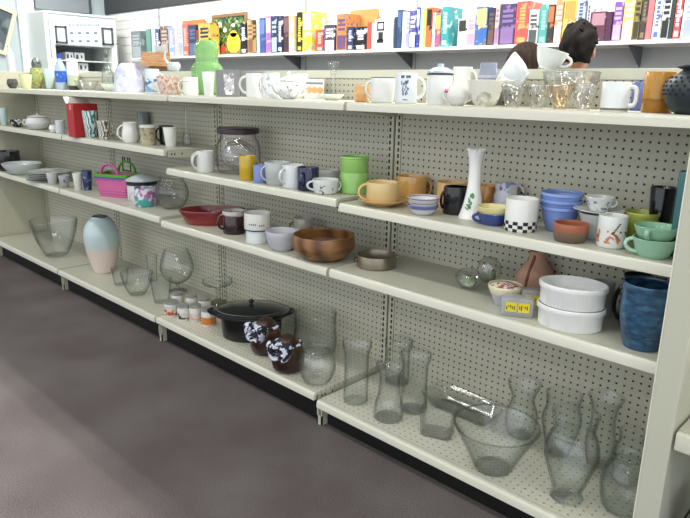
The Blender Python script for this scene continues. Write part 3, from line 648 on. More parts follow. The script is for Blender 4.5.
bm = bmesh.new(); lathe(bm, [(0, 0), (o.r*1.05, 0), (o.r*1.05, .012), (o.r*.95, .015), (0, .015)]); child(o, 'lid', bm, ceramic('d9d9cf'), loc=(0, 0, o.h+.002))
V('black_mug', 'black mug behind the plain white tumbler on the second shelf', 'mug', 167, 145, 125, 15, 'B2', MUG, ceramic('15171a'), handle=(180, .2, .85, .4, .005))
V('white_tumbler', 'plain white tumbler in front of the black mug', 'tumbler', 171, 147, 127, 15, 'B2', TAPER, ceramic('dfe0d8'))
V('bud_vase', 'tall slim clear glass bud vase on the second shelf', 'vase', 187, 146, 107, 9, 'B2', [(.9, 0), (1, .05), (.9, .25), (.35, .5), (.3, .85), (.45, 1)], GG, smooth=3)
# ---- second shelf, third bay
o = V('white_teapot', 'white tea mug with two curled handles left of the big jar', 'mug', 206, 176, 150, 18, 'B3', MUG, ceramic('d4d6d0'), handle=[(180, .2, .9, .55, .005), (205, .15, .85, .6, .005)])
o = V('glass_jar', 'big clear glass jar of cellophane with a dark lid', 'jar', 239, 175, 133, 45, 'B3', [(.8, 0), (.95, .08), (1, .3), (1, .6), (.93, .8), (.82, .92), (.8, 1)], glass('f7f6f8', 'aeacb0', 1.2, .06), smooth=3, root=True)
bm = bmesh.new(); lathe(bm, [(0, 0), (o.r*.9, 0), (o.r*.95, .004), (o.r*.95, .022), (o.r*.9, .028), (0, .028)], cz=0); child(o, 'lid', bm, plain('32262b', .35), loc=(0, 0, o.h+.004))
def crumple(name, label, cat, C, rad, mat, seed, scale=(1, 1, 1), amp=.3, sub=3, parent=None, group=None, flat=None):
    bm = bmesh.new(); bmesh.ops.create_icosphere(bm, subdivisions=sub, radius=1); rg = random.Random(seed)
    ph = [Vector((rg.uniform(-1, 1), rg.uniform(-1, 1), rg.uniform(-1, 1))).normalized() for _ in range(14)]
    for v in bm.verts:
        d = v.co.normalized(); q = sum(abs((d.dot(p)*3.1+i) % 1-.5) for i, p in enumerate(ph))/len(ph)*2
        v.co = d*(1-amp+amp*q*1.6)
        v.co.x *= scale[0]*rad; v.co.y *= scale[1]*rad; v.co.z *= scale[2]*rad
    flat = mat.name.startswith('glass') if flat is None else flat
    mz = min(v.co.z for v in bm.verts)
    for v in bm.verts: v.co.z -= mz
    o = link(name, bm, mat, parent, C, smooth=not flat, angle=25)
    if not parent: tag(o, label, cat, group)
    return o
crumple('cellophane_filling', None, None, (0, 0, .01), o.r*.75, glass('efeef3', 'b5b3bd', 2.2, .25, .08, .8), 4, (1.08, 1.08, .95), .35, 3, o.root)
V('yellow_mug', 'mustard yellow tall mug in front of the big glass jar', 'mug', 248, 183.5, 155, 17, 'B3', [(.9, 0), (.95, .03), (1, .5), (1, 1)], ceramic('c3a524'), handle=(10, .25, .8, .4, .005))
V('blue_mug', 'periwinkle blue mug between the yellow and grey mugs', 'mug', 261, 185, 164, 15, 'B3', MUG, ceramic('7487c4'), handle=(0, .2, .8, .4, .005))
V('grey_mug', 'pale grey tapered mug right of the periwinkle mug', 'mug', 278, 188.5, 160.5, 27, 'B3', [(.78, 0), (.86, .05), (.95, .5), (1, 1)], ceramic('b4bab9'), handle=(185, .2, .8, .3, .005))
V('white_mug', 'white mug with round handle between grey and navy mugs', 'mug', 293.5, 190, 163.5, 22, 'B3', MUG, ceramic('d9dcdd'), handle=(215, .22, .85, .5, .005))
V('navy_mug', 'navy blue mug beside the white cup with a black squiggle', 'mug', 308, 193, 166, 22, 'B3', MUG, ceramic('23284c'), handle=(245, .2, .8, .5, .0055))
o = V('white_bowl', 'plain white bowl behind the white cup with a black squiggle', 'bowl', 329, 186, 168.5, 22, 'B3', BOWL, ceramic('cdd0cd'), smooth=3)
o = V('squiggle_cup', 'white cup with a black squiggle, left of the green ramekins', 'cup', 325.5, 196.5, 177.5, 27, 'B3', [(.72, 0), (.85, .06), (.93, .4), (1, 1)], ceramic('d6d9d6'), smooth=2, handle=[(185, .25, .85, .42, .0045), (0, .25, .85, .18, .004)])
rc = lambda z: o.r*(.86+.14*z/o.h)
q = [(-26+i*3.2, o.h*(.35+.25*math.sin(i*1.1)), .004, .012) for i in range(6)] + [(-24+i*4, o.h*(.45+.04*i), .006, .003) for i in range(6)] + [(34, o.h*.5, .004, .02)]
decal(o, 'black_squiggle', plain('22221f', .4), rc, q)
# ---- second shelf, nearest bay
o = V('green_ramekin', 'lime green pot, lower of the stacked green pair', 'pot', 354, 194.5, 170, 28, 'B3', [(.94, 0), (1, .03), (1, 1)], ceramic('8fc068'))
S(o, 'green_ramekin', 'lime green pot, upper of the stacked green pair', 'pot', 0, 1.0, o.h*.72, [(.95, 0), (1, .06), (1, .86), (1.04, .9), (1.04, 1)], ceramic('94c66c'))
o = V('saucer', 'peach yellow saucer under the peach yellow cup', 'saucer', 382, 207, 195, 49, 'B4', [(.45, 0), (.5, .2), (.8, .5), (1, 1)], ceramic('dcb276'), smooth=2)
cu = make('cup', 'peach yellow glazed cup standing on its own saucer', 'cup', o.C+Vector((0, 0, .0065)), o.r*.66, o.r*.88, o.hd, [(.75, 0), (.9, .06), (1, .3), (1, 1)], ceramic('d9bd84'), smooth=2, handle=(182, .12, .88, .5, .0055))
V('orange_cup', 'orange cup behind the peach cup and the small bowls', 'cup', 411, 199, 174, 30, 'B4', [(.75, 0), (.9, .06), (1, .4), (1, 1)], ceramic('d9a763'), smooth=2, handle=(5, .2, .85, .32, .005))
sm = [(.5, 0), (.6, .08), (.85, .55), (1, 1)]
b0 = V('small_bowl', 'lowest of three small white bowls with blue rims', 'bowl', 422.5, 215.5, 202, 32, 'B4', sm, bands([(0, 'd9d9de'), (.0195, 'd9d9de'), (.021, '6a70a8')]), smooth=2)
bh = b0.h
lab = ['middle one of three small white bowls with blue rims', 'topmost small bowl with blue rim and yellow inside, left of black mug']
pv = b0
for i in range(2):
    pv = make('small_bowl', lab[i], 'bowl', b0.C+Vector((0, 0, .0135*(i+1))), b0.r*(1+.01*i), bh, b0.hd, sm, bands([(0, 'd9d9de'), (bh*.8, 'd9d9de'), (bh*.86, '6a70a8'), (bh*.985, 'e3d9a4')]), smooth=2)
V('orange_cup', 'tall orange cup behind the black mug', 'cup', 451, 204, 180, 31, 'B4', MUG, ceramic('dbb072'), handle=(5, .2, .85, .3, .005))
o = V('black_mug', 'black square-shouldered mug left of the milk glass vase', 'mug', 454.5, 215.5, 185, 25, 'B4', [(.95, 0), (1, .05), (1, .93), (.97, 1)], ceramic('16181a'), handle=(190, .2, .8, .18, .005))
o = V('milk_glass_vase', 'tall white milk glass bud vase with green leaf painting', 'vase', 471.5, 220.5, 149, 28, 'B4', [(.98, 0), (1, .015), (.88, .08), (.68, .22), (.5, .42), (.44, .62), (.47, .8), (.6, .95), (.62, 1)], ceramic('eeeeec', .12), smooth=4, root=True, wav=.0, nw=8)
bm = bmesh.new()
for k in range(12):
    a = 2*PI*k/12; bmesh.ops.create_icosphere(bm, subdivisions=1, radius=.0055, matrix=Matrix.Translation((math.cos(a)*o.r*.6, math.sin(a)*o.r*.6, o.h)))
child(o, 'scalloped_rim', bm, ceramic('eeeeec', .12))
q = []; rg = random.Random(5)
rv_ = lambda z: o.r*(.5+.5*max(0, (1-z/o.h/.42))**1.25) if z/o.h < .42 else o.r*.48
for i in range(22):
    t = i/22; q.append((-28+t*22+rg.uniform(-12, 12), o.h*(.14+.24*t)+rg.uniform(-.006, .006), .006, .007))
decal(o, 'painted_leaves', pattern('3f7f58', '69a37c', 120, .5), lambda z: rv_(z)+.0015, q)
o = V('navy_cup', 'navy blue cup holding a yellow cup, right of the milk glass vase', 'cup', 492, 226, 210, 33, 'B4', [(.55, 0), (.65, .05), (.85, .5), (1, 1)], ceramic('33478a'), smooth=2, handle=(190, .2, .85, .35, .005))
make('yellow_cup', 'pale yellow cup nested in the navy blue cup', 'cup', o.C+Vector((0, 0, o.h*.55)), o.r*1.02, o.h*1.0, o.hd, [(.5, 0), (.62, .1), (.9, .55), (1, 1)], ceramic('dfd49a'), smooth=2)
V('orange_cup', 'orange cup half hidden behind the navy and yellow cups', 'cup', 484, 206, 184, 22, 'B4', MUG, ceramic('c98f48'))
o = V('patterned_pitcher', 'small white creamer with blue and violet leaf pattern', 'pitcher', 505, 208, 182, 26, 'B4', [(.7, 0), (.95, .2), (1, .5), (.85, .8), (.95, 1)], pattern('dcdde6', ['6b6fa8', '9a9cc0'], 45, .56), smooth=3, wav=.03, nw=7, wz=1, handle=(0, .25, .95, .42, .0045))
o = V('checkered_mug', 'white mug with a black checkered band at its foot', 'mug', 519.5, 233, 196, 33, 'B4', MUG, ceramic('e6e6e0'))
cw = 2*PI*o.r/20; q = []
for k in range(20): q.append((k*18, o.h*.28 if k % 2 else o.h*.17, cw, o.h*.11)); q.append((k*18, o.h*.06, cw*.9, o.h*.1) if k % 2 else (k*18, o.h*.06, .001, .001))
decal(o, 'black_checks', plain('161616', .3), o.r, q)
bb = [(.58, 0), (.68, .06), (.84, .45), (.965, .88), (1.03, .9), (1.035, 1)]
C, r, h, hd = place(558, 232.5, 203, 41, 'B4', .6, 1)
pv = make('blue_bowl', 'lowest cornflower blue bowl of the stack of three', 'bowl', C, r*.97, h, hd, bb, ceramic('7c95d4'), t=.003)
for i, l in enumerate(('middle cornflower blue bowl of the stack of three', 'topmost cornflower blue bowl of the stack of three')):
    make('blue_bowl', l, 'bowl', C+Vector((0, 0, .0215*(i+1))), r*(1+.02*i), h, hd, bb, ceramic(['7c95d4', '869fdc'][i]), t=.003)
V('terracotta_bowl', 'small terracotta bowl with a red rim in front of the blue bowls', 'bowl', 569, 244, 220, 36, 'B4', [(.8, 0), (.9, .1), (1, .6), (.98, 1)], bands([(0, '6a5647'), (.018, '77604e'), (.032, 'a65f42')], rough=.55, soft=.004), smooth=2)
o = V('white_cup', 'white cup under the floral saucer and teacup', 'cup', 595, 240, 210, 40, 'B4', [(.5, 0), (.6, .06), (.75, .45), (1, 1)], ceramic('cfd3d0'), smooth=2)
sa = S(o, 'saucer', 'white saucer balanced on a cup, under the floral teacup', 'saucer', -.001, 1.3, .012, PLATE, ceramic('d6d8d4'), smooth=2)
S(sa, 'floral_teacup', 'white teacup with a mauve flower on top of a saucer', 'cup', -.0065, .58, .042, [(.52, 0), (.6, .06), (.8, .5), (1, 1)], pattern('e0e3e0', ['8b86a6', '6f7f9c'], 55, .6, zlo=.006, zhi=.034), smooth=2, handle=(10, .3, .85, .32, .0035))
o = V('floral_mug', 'white tumbler with red brown flower sprig, second shelf', 'mug', 609.5, 249, 213, 30, 'B4', [(.85, 0), (.95, .05), (1, .3), (1, 1)], pattern('e1e4e0', ['a2603f', 'c98a6a'], 60, .56, zlo=.015, zhi=.052), smooth=2)
decal(o, 'twig', plain('6a4a3a', .5), o.r, [(5+i*4, o.h*(.5+.05*i), .006, .0035) for i in range(7)])
o = V('green_cup', 'olive green cup under the lime yellow cup', 'cup', 638, 243, 216, 36, 'B4', [(.6, 0), (.7, .06), (.9, .5), (1, 1)], ceramic('8a9a3c'), smooth=2)
make('lime_cup', 'lime yellow cup stacked in the olive green cup', 'cup', o.C+Vector((0, 0, o.h*.62)), o.r*1.02, o.h*.68, o.hd, [(.6, 0), (.7, .06), (.92, .6), (1, 1)], ceramic('b9c45e'), smooth=2)
o = V('mint_cup', 'mint green cup with handle, lower of the stacked pair', 'cup', 652, 259, 234, 46, 'B4', [(.62, 0), (.7, .06), (.88, .5), (1, 1)], ceramic('9ac7aa'), smooth=2, handle=(188, .2, .9, .4, .0055), hmat=ceramic('b4d8be'))
make('mint_cup', 'mint green cup, upper of the stacked pair', 'cup', o.C+Vector((0, 0, o.h*.86)), o.r*1.0, o.h*.78, o.hd, [(.58, 0), (.68, .06), (.88, .5), (1, 1)], ceramic('95c4a6'), smooth=2, handle=(250, .3, .9, .25, .005))
V('dark_vase', 'black straight tumbler behind the lime yellow cup', 'tumbler', 657, 236, 186, 27, 'B4', TAPER, ceramic('15181e'))
V('teal_vase', 'tall teal glass vase at the right end of second shelf', 'vase', 681, 259, 171, 32, 'B4', [(.9, 0), (1, .02), (1, .97), (.97, 1)], milky('4a7f84', .88, .25), seg=8)
# ---- third shelf, far left and second bays
V('black_pot', 'black pot at the far left end of the third shelf', 'pot', 10, 172.5, 150, 24, 'C2', [(.8, 0), (.95, .1), (1, .5), (1, 1)], ceramic('141518'), smooth=2)
V('leafy_dish', 'yellow green leaf shaped dish behind the black pot', 'dish', 23, 164, 143, 22, 'C2', [(.4, 0), (.6, .3), (.8, .7), (1, 1)], ceramic('7d8a3e'), smooth=2, wav=.14, nw=5)
pl = [(.55, 0), (.6, .15), (.85, .6), (1, 1)]
b = V('glass_bowl', 'pale glass bowl at left of the third shelf, under the plates', 'bowl', 24, 183.5, 161, 42, 'C2', BOWL, milky('dbe3e1', .85), smooth=3, wav=.02, nw=16)
p = V('glass_plate', 'lowest clear glass plate stacked left of the pink basket', 'plate', 51, 184, 176, 50, 'C2', pl, milky('d3d8d6', .75), smooth=2)
for i, (c, l) in enumerate((('ced4d2', 'second clear glass plate from the bottom of the stack'), ('dde3e1', 'third clear glass plate from the bottom of the stack'), ('c4cbc9', 'fourth clear glass plate from the bottom of the stack'), ('e2e8e6', 'topmost clear glass plate of the stack on third shelf'))):
    make('glass_plate', l, 'plate', p.C+Vector((0, 0, .012*(i+1))), p.r*(1-.02*i), max(p.h, .014), p.hd, pl, milky(c, .75), smooth=2)
V('small_glass', 'small frosted glass at the front left of the plate stack', 'glass', 53, 188, 172, 12, 'C2', TAPER, milky('cdd2d0', .8))
o = V('small_cup', 'small glass cup with a dark motif in front of the plates', 'cup', 65, 189.5, 174.5, 12, 'C2', TAPER, milky('b3b9b7', .75))
decal(o, 'dark_motif', plain('4a4d4c', .5), lambda z: o.r*.85, [(0, o.h*.6, .012, .01), (8, o.h*.5, .008, .008)], lift=.003)
V('white_cup', 'white straight cup beside the navy tumbler, third shelf', 'cup', 78.5, 190.5, 172.5, 10, 'C2', TAPER, ceramic('cfd2cb'))
V('navy_tumbler', 'navy and white tumbler against the left of the pink basket', 'tumbler', 88, 190.5, 170, 11, 'C2', TAPER, pattern('27345e', '6f7fa8', 40, .6))
# pink basket
C, r, h, hd = place(114, 198.5, 166, 42, 'C2', .6, .6)
bw = r*1.04; bd = .078; bhh = .125
C = on(2, Z['C2'], 113, 199); C = Vector((C.x, max(C.y+bd*.8, -.36+bd), C.z)) if False else Vector((on(2, Z['C2'], 112, 197).x-.015, on(2, Z['C2'], 112, 197).y+bd*.75, Z['C2']))
root = empty('tote_basket', C, 'pink plastic tote basket with lime green rim and handles', 'basket', rotz=.42)
m, nt, b_ = new_mat('lattice_pink'); L = nt.links.new; v = coords(nt, 62.0)
ck = nt.nodes.new('ShaderNodeTexVoronoi'); ck.inputs['Scale'].default_value = 1.0; ck.inputs['Randomness'].default_value = .15; L(v, ck.inputs['Vector'])
rr = nt.nodes.new('ShaderNodeMapRange'); rr.inputs[1].default_value = .3; rr.inputs[2].default_value = .36; L(ck.outputs['Distance'], rr.inputs[0])
mx = nt.nodes.new('ShaderNodeMix'); mx.data_type = 'RGBA'; mx.inputs[6].default_value = lin('8e3f72'); mx.inputs[7].default_value = lin('d0699f'); L(rr.outputs[0], mx.inputs[0]); L(mx.outputs[2], b_.inputs['Base Color']); b_.inputs['Roughness'].default_value = .4
def tapered(bm, w0, d0, w1, d1, z0, z1, t, bottom=True):
    def ring(w, d, z, n=5, rad=.018):
        out = []
        for cx, cy, a0 in ((w-rad, d-rad, 0), (-w+rad, d-rad, 90), (-w+rad, -d+rad, 180), (w-rad, -d+rad, 270)):
            for k in range(n):
                a = math.radians(a0+90*k/(n-1)); out.append(bm.verts.new((cx+rad*math.cos(a), cy+rad*math.sin(a), z)))
        return out
    R = [ring(w0, d0, z0), ring(w1, d1, z1), ring(w1-t, d1-t, z1), ring(w0-t, d0-t, z0+t)]
    n = len(R[0])
    for A, B in zip(R, R[1:]):
        for k in range(n): bm.faces.new((A[k], A[(k+1) % n], B[(k+1) % n], B[k]))
    if bottom: bm.faces.new(R[0]); bm.faces.new(R[3])
    else:
        for k in range(n): bm.faces.new((R[3][k], R[3][(k+1) % n], R[0][(k+1) % n], R[0][k]))
bm = bmesh.new(); tapered(bm, bw*.82, bd*.8, bw, bd, 0, bhh, .003); link('body', bm, m, root)
bm = bmesh.new(); tapered(bm, bw*1.04, bd*1.05, bw*1.06, bd*1.08, bhh-.004, bhh+.012, .008, False); k = link('rim', bm, plain('5fae35', .4), root); k['label'] = 'lime green rim'
bm = bmesh.new(); tapered(bm, bw*1.03, bd*1.04, bw*1.04, bd*1.05, bhh-.016, bhh-.005, .006, False); k = link('band', bm, plain('54609f', .4), root); k['label'] = 'blue grey band under the rim'
for yy, c, l in ((bd, '5fae35', 'lime green handle'), (-bd, 'c8529c', 'pink front handle')):
    bm = bmesh.new(); tube(bm, [(bw*.5*math.cos(a), yy, bhh+.01+.062*math.sin(a)) for a in [PI*i/16 for i in range(17)]], .007, flat=1.4); k = link('handle', bm, plain(c, .4), root); k['label'] = l
# black wire hook, enamel pot, floral mug
P = on(1, -.05, 130, 172); o = I()
o.root = empty('iron_trivet', Vector((P.x, -.07, Z['C2'])), 'black iron stand with curled hooks behind the enamel pot', 'stand')
zt = on(1, -.07, 130, 158).z - Z['C2']
bm = bmesh.new()
for sx in (-1, 1): tube(bm, [(sx*.05, 0, .004), (sx*.05, 0, zt*.7), (sx*.045, 0, zt), (sx*.02, 0, zt), (sx*.02, 0, zt*.85)], .004)
tube(bm, [(-.05, 0, zt*.6), (.05, 0, zt*.6)], .004); child(o, 'frame', bm, plain('1a1b1c', .5))
bm = bmesh.new(); tube(bm, [(-.05, -.035, .004), (-.05, .035, .004)], .004); tube(bm, [(.05, -.035, .004), (.05, .035, .004)], .004); child(o, 'feet', bm, plain('1a1b1c', .5))
o = V('enamel_pot', 'white enamel pot with black band and domed lid behind floral mug', 'pot', 143, 203, 179, 30, 'C2', [(.85, 0), (.95, .05), (1, .2), (1, 1)], bands([(0, 'd3d6d6'), (.5, 'd3d6d6')]), smooth=1, root=True)
bm = bmesh.new(); lathe(bm, [(o.r*.9, 0), (o.r*1.04, 0), (o.r*1.04, .02), (o.r*.9, .02)]); k = child(o, 'black_band', bm, plain('17191a', .3), loc=(0, 0, o.h-.018))
bm = bmesh.new(); lathe(bm, catmull([(0, 0), (o.r*1.06, 0), (o.r*1.0, .008), (o.r*.6, .026), (o.r*.25, .034), (0, .036)], 3)); ld = child(o, 'lid', bm, ceramic('c9d3d8'), loc=(0, 0, o.h+.004))
bm = bmesh.new(); tube(bm, [(.016*math.cos(a), 0, .034+.016*math.sin(a)) for a in [PI*i/10 for i in range(11)]], .0035); link('lid_handle', bm, plain('7d8a90', .3), ld)
V('floral_mug', 'floral mug in pink and teal in front of the enamel pot', 'mug', 146, 207.5, 186, 22, 'C2', MUG, pattern('d6cfd6', ['a85a9c', '3f9c98'], 32, .46), handle=(185, .15, .85, .5, .005), hmat=ceramic('d8d8d4'))
V('fishbowl', 'round clear glass fishbowl right of the floral mug', 'bowl', 173, 209.5, 176, 34, 'C2', [(.45, 0), (.75, .12), (1, .5), (.85, .82), (.7, .95), (.74, 1)], GG, smooth=4)
# ---- third shelf, third bay
o = V('red_dish', 'dark red oval baking dish left of the dark brown mug', 'dish', 213, 226, 205.5, 66, 'C3', [(.75, 0), (.8, .06), (.93, .6), (1, .9), (1.0, 1)], bands([(0, '8f3130'), (.03, '7a2428'), (.2, '8f2f33')]), sy=.62, rot=0, smooth=1, t=.006, root=True)
bm = bmesh.new(); rg = random.Random(2)
for i in range(16): box(bm, -o.r*.35+i*.011, -o.r*.35+i*.011+.006, -.012-rg.uniform(0, .006), .012+rg.uniform(0, .006), 0, .0012)
child(o, 'dark_lettering', bm, plain('3c2a3c', .4), loc=(0, 0, .0085))
o = V('brown_mug', 'dark brown drip glazed mug with a pale rim in front of the red dish', 'mug', 234.5, 235, 208.5, 23, 'C3', MUG, bands([(0, '2a1a1c'), (.055, '3a2023'), (.098, 'b8b2ab')], wob=.02, soft=.004), handle=(195, .2, .85, .45, .0055))
o = V('white_dish', 'white dish with blue line, lower of two by the brown mug', 'dish', 258, 246.5, 227, 24, 'C3', CYL, bands([(0, 'd3d9da'), (.03, 'd3d9da')]))
o2 = S(o, 'lettered_crock', 'white crock with small grey lettering and navy foot line, upper of two', 'crock', 0, 1.12, .075, CYL, bands([(0, '3c4668'), (.006, 'd3d2cc'), (.2, 'dddcd5')], soft=.001))
decal(o2, 'grey_lettering', plain('6c6c70', .5), o2.r, [(-36+i*9, o2.h*.42, .005, .008) for i in range(4)]+[(8+i*9, o2.h*.36, .005, .008) for i in range(3)])
V('frosted_bowl', 'frosted white glass bowl left of the wooden bowl', 'bowl', 282, 251.5, 227, 33, 'C3', [(.55, 0), (.65, .06), (.88, .45), (1, 1)], milky('c9cbd2', .88, .3), smooth=2)
o = V('small_crock', 'small beige crock behind the frosted and wooden bowls', 'crock', 303, 240, 216, 19, 'C3', MUG, bands([(0, 'b79a78'), (.03, 'c3bfae')], soft=.01), handle=(182, .3, .8, .35, .004), hmat=ceramic('8c5a45'))
wood, nt, b_ = new_mat('wood_grain'); L = nt.links.new; v = coords(nt, (5, 5, 26))
n = nt.nodes.new('ShaderNodeTexWave'); n.inputs['Scale'].default_value = .9; n.inputs['Distortion'].default_value = 3.5; n.inputs['Detail'].default_value = 4; L(v, n.inputs['Vector'])
cr_ = nt.nodes.new('ShaderNodeValToRGB'); cr_.color_ramp.elements[0].color = lin('5f3d26'); cr_.color_ramp.elements[1].color = lin('94693f'); L(n.outputs['Fac'], cr_.inputs[0]); L(cr_.outputs[0], b_.inputs['Base Color']); b_.inputs['Roughness'].default_value = .35
V('wooden_bowl', 'dark grained wooden bowl at the right end of the third bay', 'bowl', 323.5, 263, 228, 63, 'C3', [(.5, 0), (.72, .12), (.95, .45), (1, .65), (.97, 1)], wood, smooth=3, t=.008)
# ---- third shelf, nearest bay
o = V('metal_pan', 'small tarnished metal pan with a stub spout at its left', 'pan', 376, 271, 249.5, 40, 'C4', [(.9, 0), (.98, .06), (1, 1)], plain('8a8170', .3, .7, var=.2), root=True)
bm = bmesh.new(); a = side(o.hd, 195); box(bm, o.r*.94, o.r*1.14, -.012, .012, o.h*.45, o.h*.75, bev=.003); child(o, 'spout', bm, plain('5a5348', .4, .6), rot=(0, 0, a))
bm = bmesh.new(); a = side(o.hd, 10); box(bm, o.r*.95, o.r*1.16, -.016, .016, o.h*.75, o.h*.9, bev=.003); child(o, 'side_grip', bm, plain('8a8170', .3, .7), rot=(0, 0, a))
cel = glass('f3f6f2', 'b5bdb2', 2.2, .2, .06, .6)
def parcel(name, label, px, yb, yt, w, content, seed, lev='C4', sc=(1, .8, .8)):
    C, r, h, hd = place(px, yb, yt, w, lev, .7, .5)
    root = empty(name, C, label, 'package')
    crumple('cellophane', None, None, (0, 0, 0), r, cel, seed, sc, .3, 3, root)
    crumple('contents', None, None, (0, 0, .006), r*.6, content, seed+9, sc, .3, 2, root)
    return root
parcel('wrapped_parcel', 'cellophane wrapped parcel of pale green things, leftmost of the two', 468, 292, 264, 30, pattern('8fa07a', ['5f7a52', 'c2c7b4'], 40, .5), 3)
parcel('wrapped_parcel', 'cellophane wrapped parcel standing behind the confetti bowl', 488, 287, 256, 27, pattern('9aa58f', ['cfd4c9', '6d7c66'], 40, .5), 5, sc=(1, .8, 1.15))
o = V('confetti_bowl', 'grey white bowl with a colourful speckled rim', 'bowl', 503.5, 307, 280, 35, 'C4', [(.5, 0), (.58, .08), (.85, .6), (.98, .85), (1, 1)], bands([(0, 'b5b6c2'), (.04, 'c9c9cf'), (.045, 'e6e0c0')]), smooth=2, root=True)
bm = bmesh.new(); lathe(bm, catmull([(0, 0), (o.r*.9, 0), (o.r*.8, .005), (o.r*.4, .012), (0, .014)], 3)); child(o, 'speckled_sweets', bm, pattern('e6e2d6', ['d9b53a', 'a05a6e'], 90, .5), loc=(0, 0, o.h-.006))
def bag(name, label, px, yb, yt, w, seed):
    C, r, h, hd = place(px, yb, yt, w, 'C4', .6, .5)
    root = empty(name, C, label, 'package', rotz=math.atan2(-hd.x, hd.y))
    bm = bmesh.new(); box(bm, -r, r, -r*.55, r*.55, 0, h*.95, bev=r*.3); link('plastic_bag', bm, milky('c4c8cb', .42, .2), root)
    bm = bmesh.new()
    for k in range(2):
        vs = box(bm, -r*.68+k*r*.75, -r*.02+k*r*.75, -r*.57, -r*.545, h*.28, h*.72)
    kk = link('yellow_label', bm, plain('e0cc30', .4), root, smooth=False); 
    bm = bmesh.new()
    for k in range(2):
        for q in range(5): box(bm, -r*.62+k*r*.75+q*r*.11, -r*.56+k*r*.75+q*r*.11, -r*.576, -r*.568, h*(.36+.05*((q*3+k) % 4)), h*(.54+.03*((q+k) % 3)))
    link('dark_lettering', bm, plain('4a4518', .5), kk, smooth=False)
bag('labelled_bag', 'clear bag with yellow labels in front of the terracotta vessel', 516, 318, 292, 34, 21)
bag('labelled_bag', 'clear bag with yellow labels against the white oval dishes', 531, 311, 286, 22, 23)
o = V('terracotta_vessel', 'terracotta pear shaped vessel with a narrow pinched neck', 'vessel', 534, 296, 250, 42, 'C4', [(.9, 0), (1, .12), (.97, .35), (.78, .58), (.5, .76), (.38, .88), (.42, 1)], plain('c79a82', .6, var=.1), smooth=4, root=True, sy=.7, rot=0)
bm = bmesh.new(); a = side(o.hd, 235); tube(bm, [(math.cos(a)*o.r*q, math.sin(a)*o.r*q, o.h*z) for q, z in ((.78, .12), (.72, .38), (.5, .62), (.28, .84), (.2, .98))], [.004, .0055, .006, .006, .004]); child(o, 'raised_seam', bm, plain('8a5038', .6))
rd = [(.9, 0), (.93, .04), (.95, .72), (1, .8), (1, 1)]
o = V('oval_dish', 'white fluted oval baking dish, lower of the stacked pair', 'dish', 568, 333, 297, 69, 'C4', rd, ceramic('eff0ee'), wav=.008, nw=56, seg=168, sy=.8, rot=-.12, t=.005)
S(o, 'oval_dish', 'white fluted oval baking dish, upper of the stacked pair', 'dish', 0, 1.0, o.h, rd, ceramic('f1f2f0'), wav=.008, nw=56, seg=168, sy=.8, rot=side(o.hd, 0)-.12, t=.005)
V('glass_tumbler', 'cloudy glass tumbler behind the white oval dishes', 'glass', 599, 318, 279, 24, 'C4', CYL, milky('b5b9b5', .75))
o = V('blue_vase', 'mottled deep blue vase near the right end of third shelf', 'vase', 640, 351.5, 277, 54, 'C4', [(.68, 0), (.74, .03), (.95, .4), (1, .65), (.98, .85), (1.0, 1)], pattern('223b56', ['3d6a88', '2f5a7c'], 30, .5, aniso=(1, 1, 2.6), soft=.16), smooth=3, t=.005)
V('black_pitcher', 'dark brown handled pitcher behind the mottled blue vase', 'pitcher', 631, 331, 272, 31, 'C4', [(.8, 0), (1, .2), (.95, .6), (.8, .85), (1, 1)], ceramic('1d1a19'), smooth=3, handle=(190, .15, .8, .45, .006))
# ---- bottom deck, far left and second bays
V('glass_punch_bowl', 'wide clear glass punch bowl alone on the far left deck', 'bowl', 57, 257, 216, 48, 'D2', [(.4, 0), (.5, .05), (.7, .3), (.9, .65), (1, 1)], glass('f2f5f3', 'b0bab4', 1.4, .09), smooth=3, wav=.02, nw=20, t=.005)
o = V('pastel_vase', 'tall oval vase glazed pale blue over blush pink', 'vase', 104.5, 274, 215, 36, 'D2', [(.5, 0), (.62, .06), (.86, .32), (1, .58), (.96, .76), (.75, .9), (.52, .98), (.48, 1)], bands([(0, 'b4a5b8'), (.012, 'e0cec6'), (.1, 'e2cfc6'), (.178, 'c6d4d4'), (.24, 'bfd2d6')], wob=.03, soft=.012), smooth=4, sy=.92, root=True)
bm = bmesh.new(); tube(bm, [(math.cos(a)*o.r*.47, math.sin(a)*o.r*.35, o.h+.001) for a in [2*PI*k/30 for k in range(30)]], .0035, 6, closed=True); child(o, 'dark_rim', bm, plain('5c5450', .4))
GD = glass('f4f7f5', 'b0bab5', 1.3, .07)
V('glass_dish', 'low ribbed clear glass dish just right of the pastel vase', 'dish', 121, 286, 266, 18, 'D2', TAPER, GD, smooth=1, wav=.02, nw=14)
V('glass_dish', 'round clear cut glass dish in front of the tall snifter', 'dish', 138, 296, 268, 33, 'D2', BOWL, GD, smooth=3, wav=.03, nw=18)
V('glass_tumbler', 'clear cut glass tumbler left of the large snifter', 'glass', 153, 282, 254, 12, 'D2', TAPER, GD, wav=.02, nw=12)
V('glass_vase', 'small clear glass standing in front of the large snifter', 'glass', 162, 304, 276, 22, 'D2', TAPER, GD)
def goblet(name, label, cat, px, yb, yt, w, lev, prof, mat):
    return V(name, label, cat, px, yb, yt, w, lev, prof, mat, smooth=4)
V('glass_snifter', 'large round clear brandy snifter on the bottom deck', 'glass', 178, 292, 247, 34, 'D2', [(.55, 0), (.5, .03), (.14, .08), (.14, .18), (.7, .3), (1, .55), (.9, .8), (.72, 1)], GD, smooth=4)
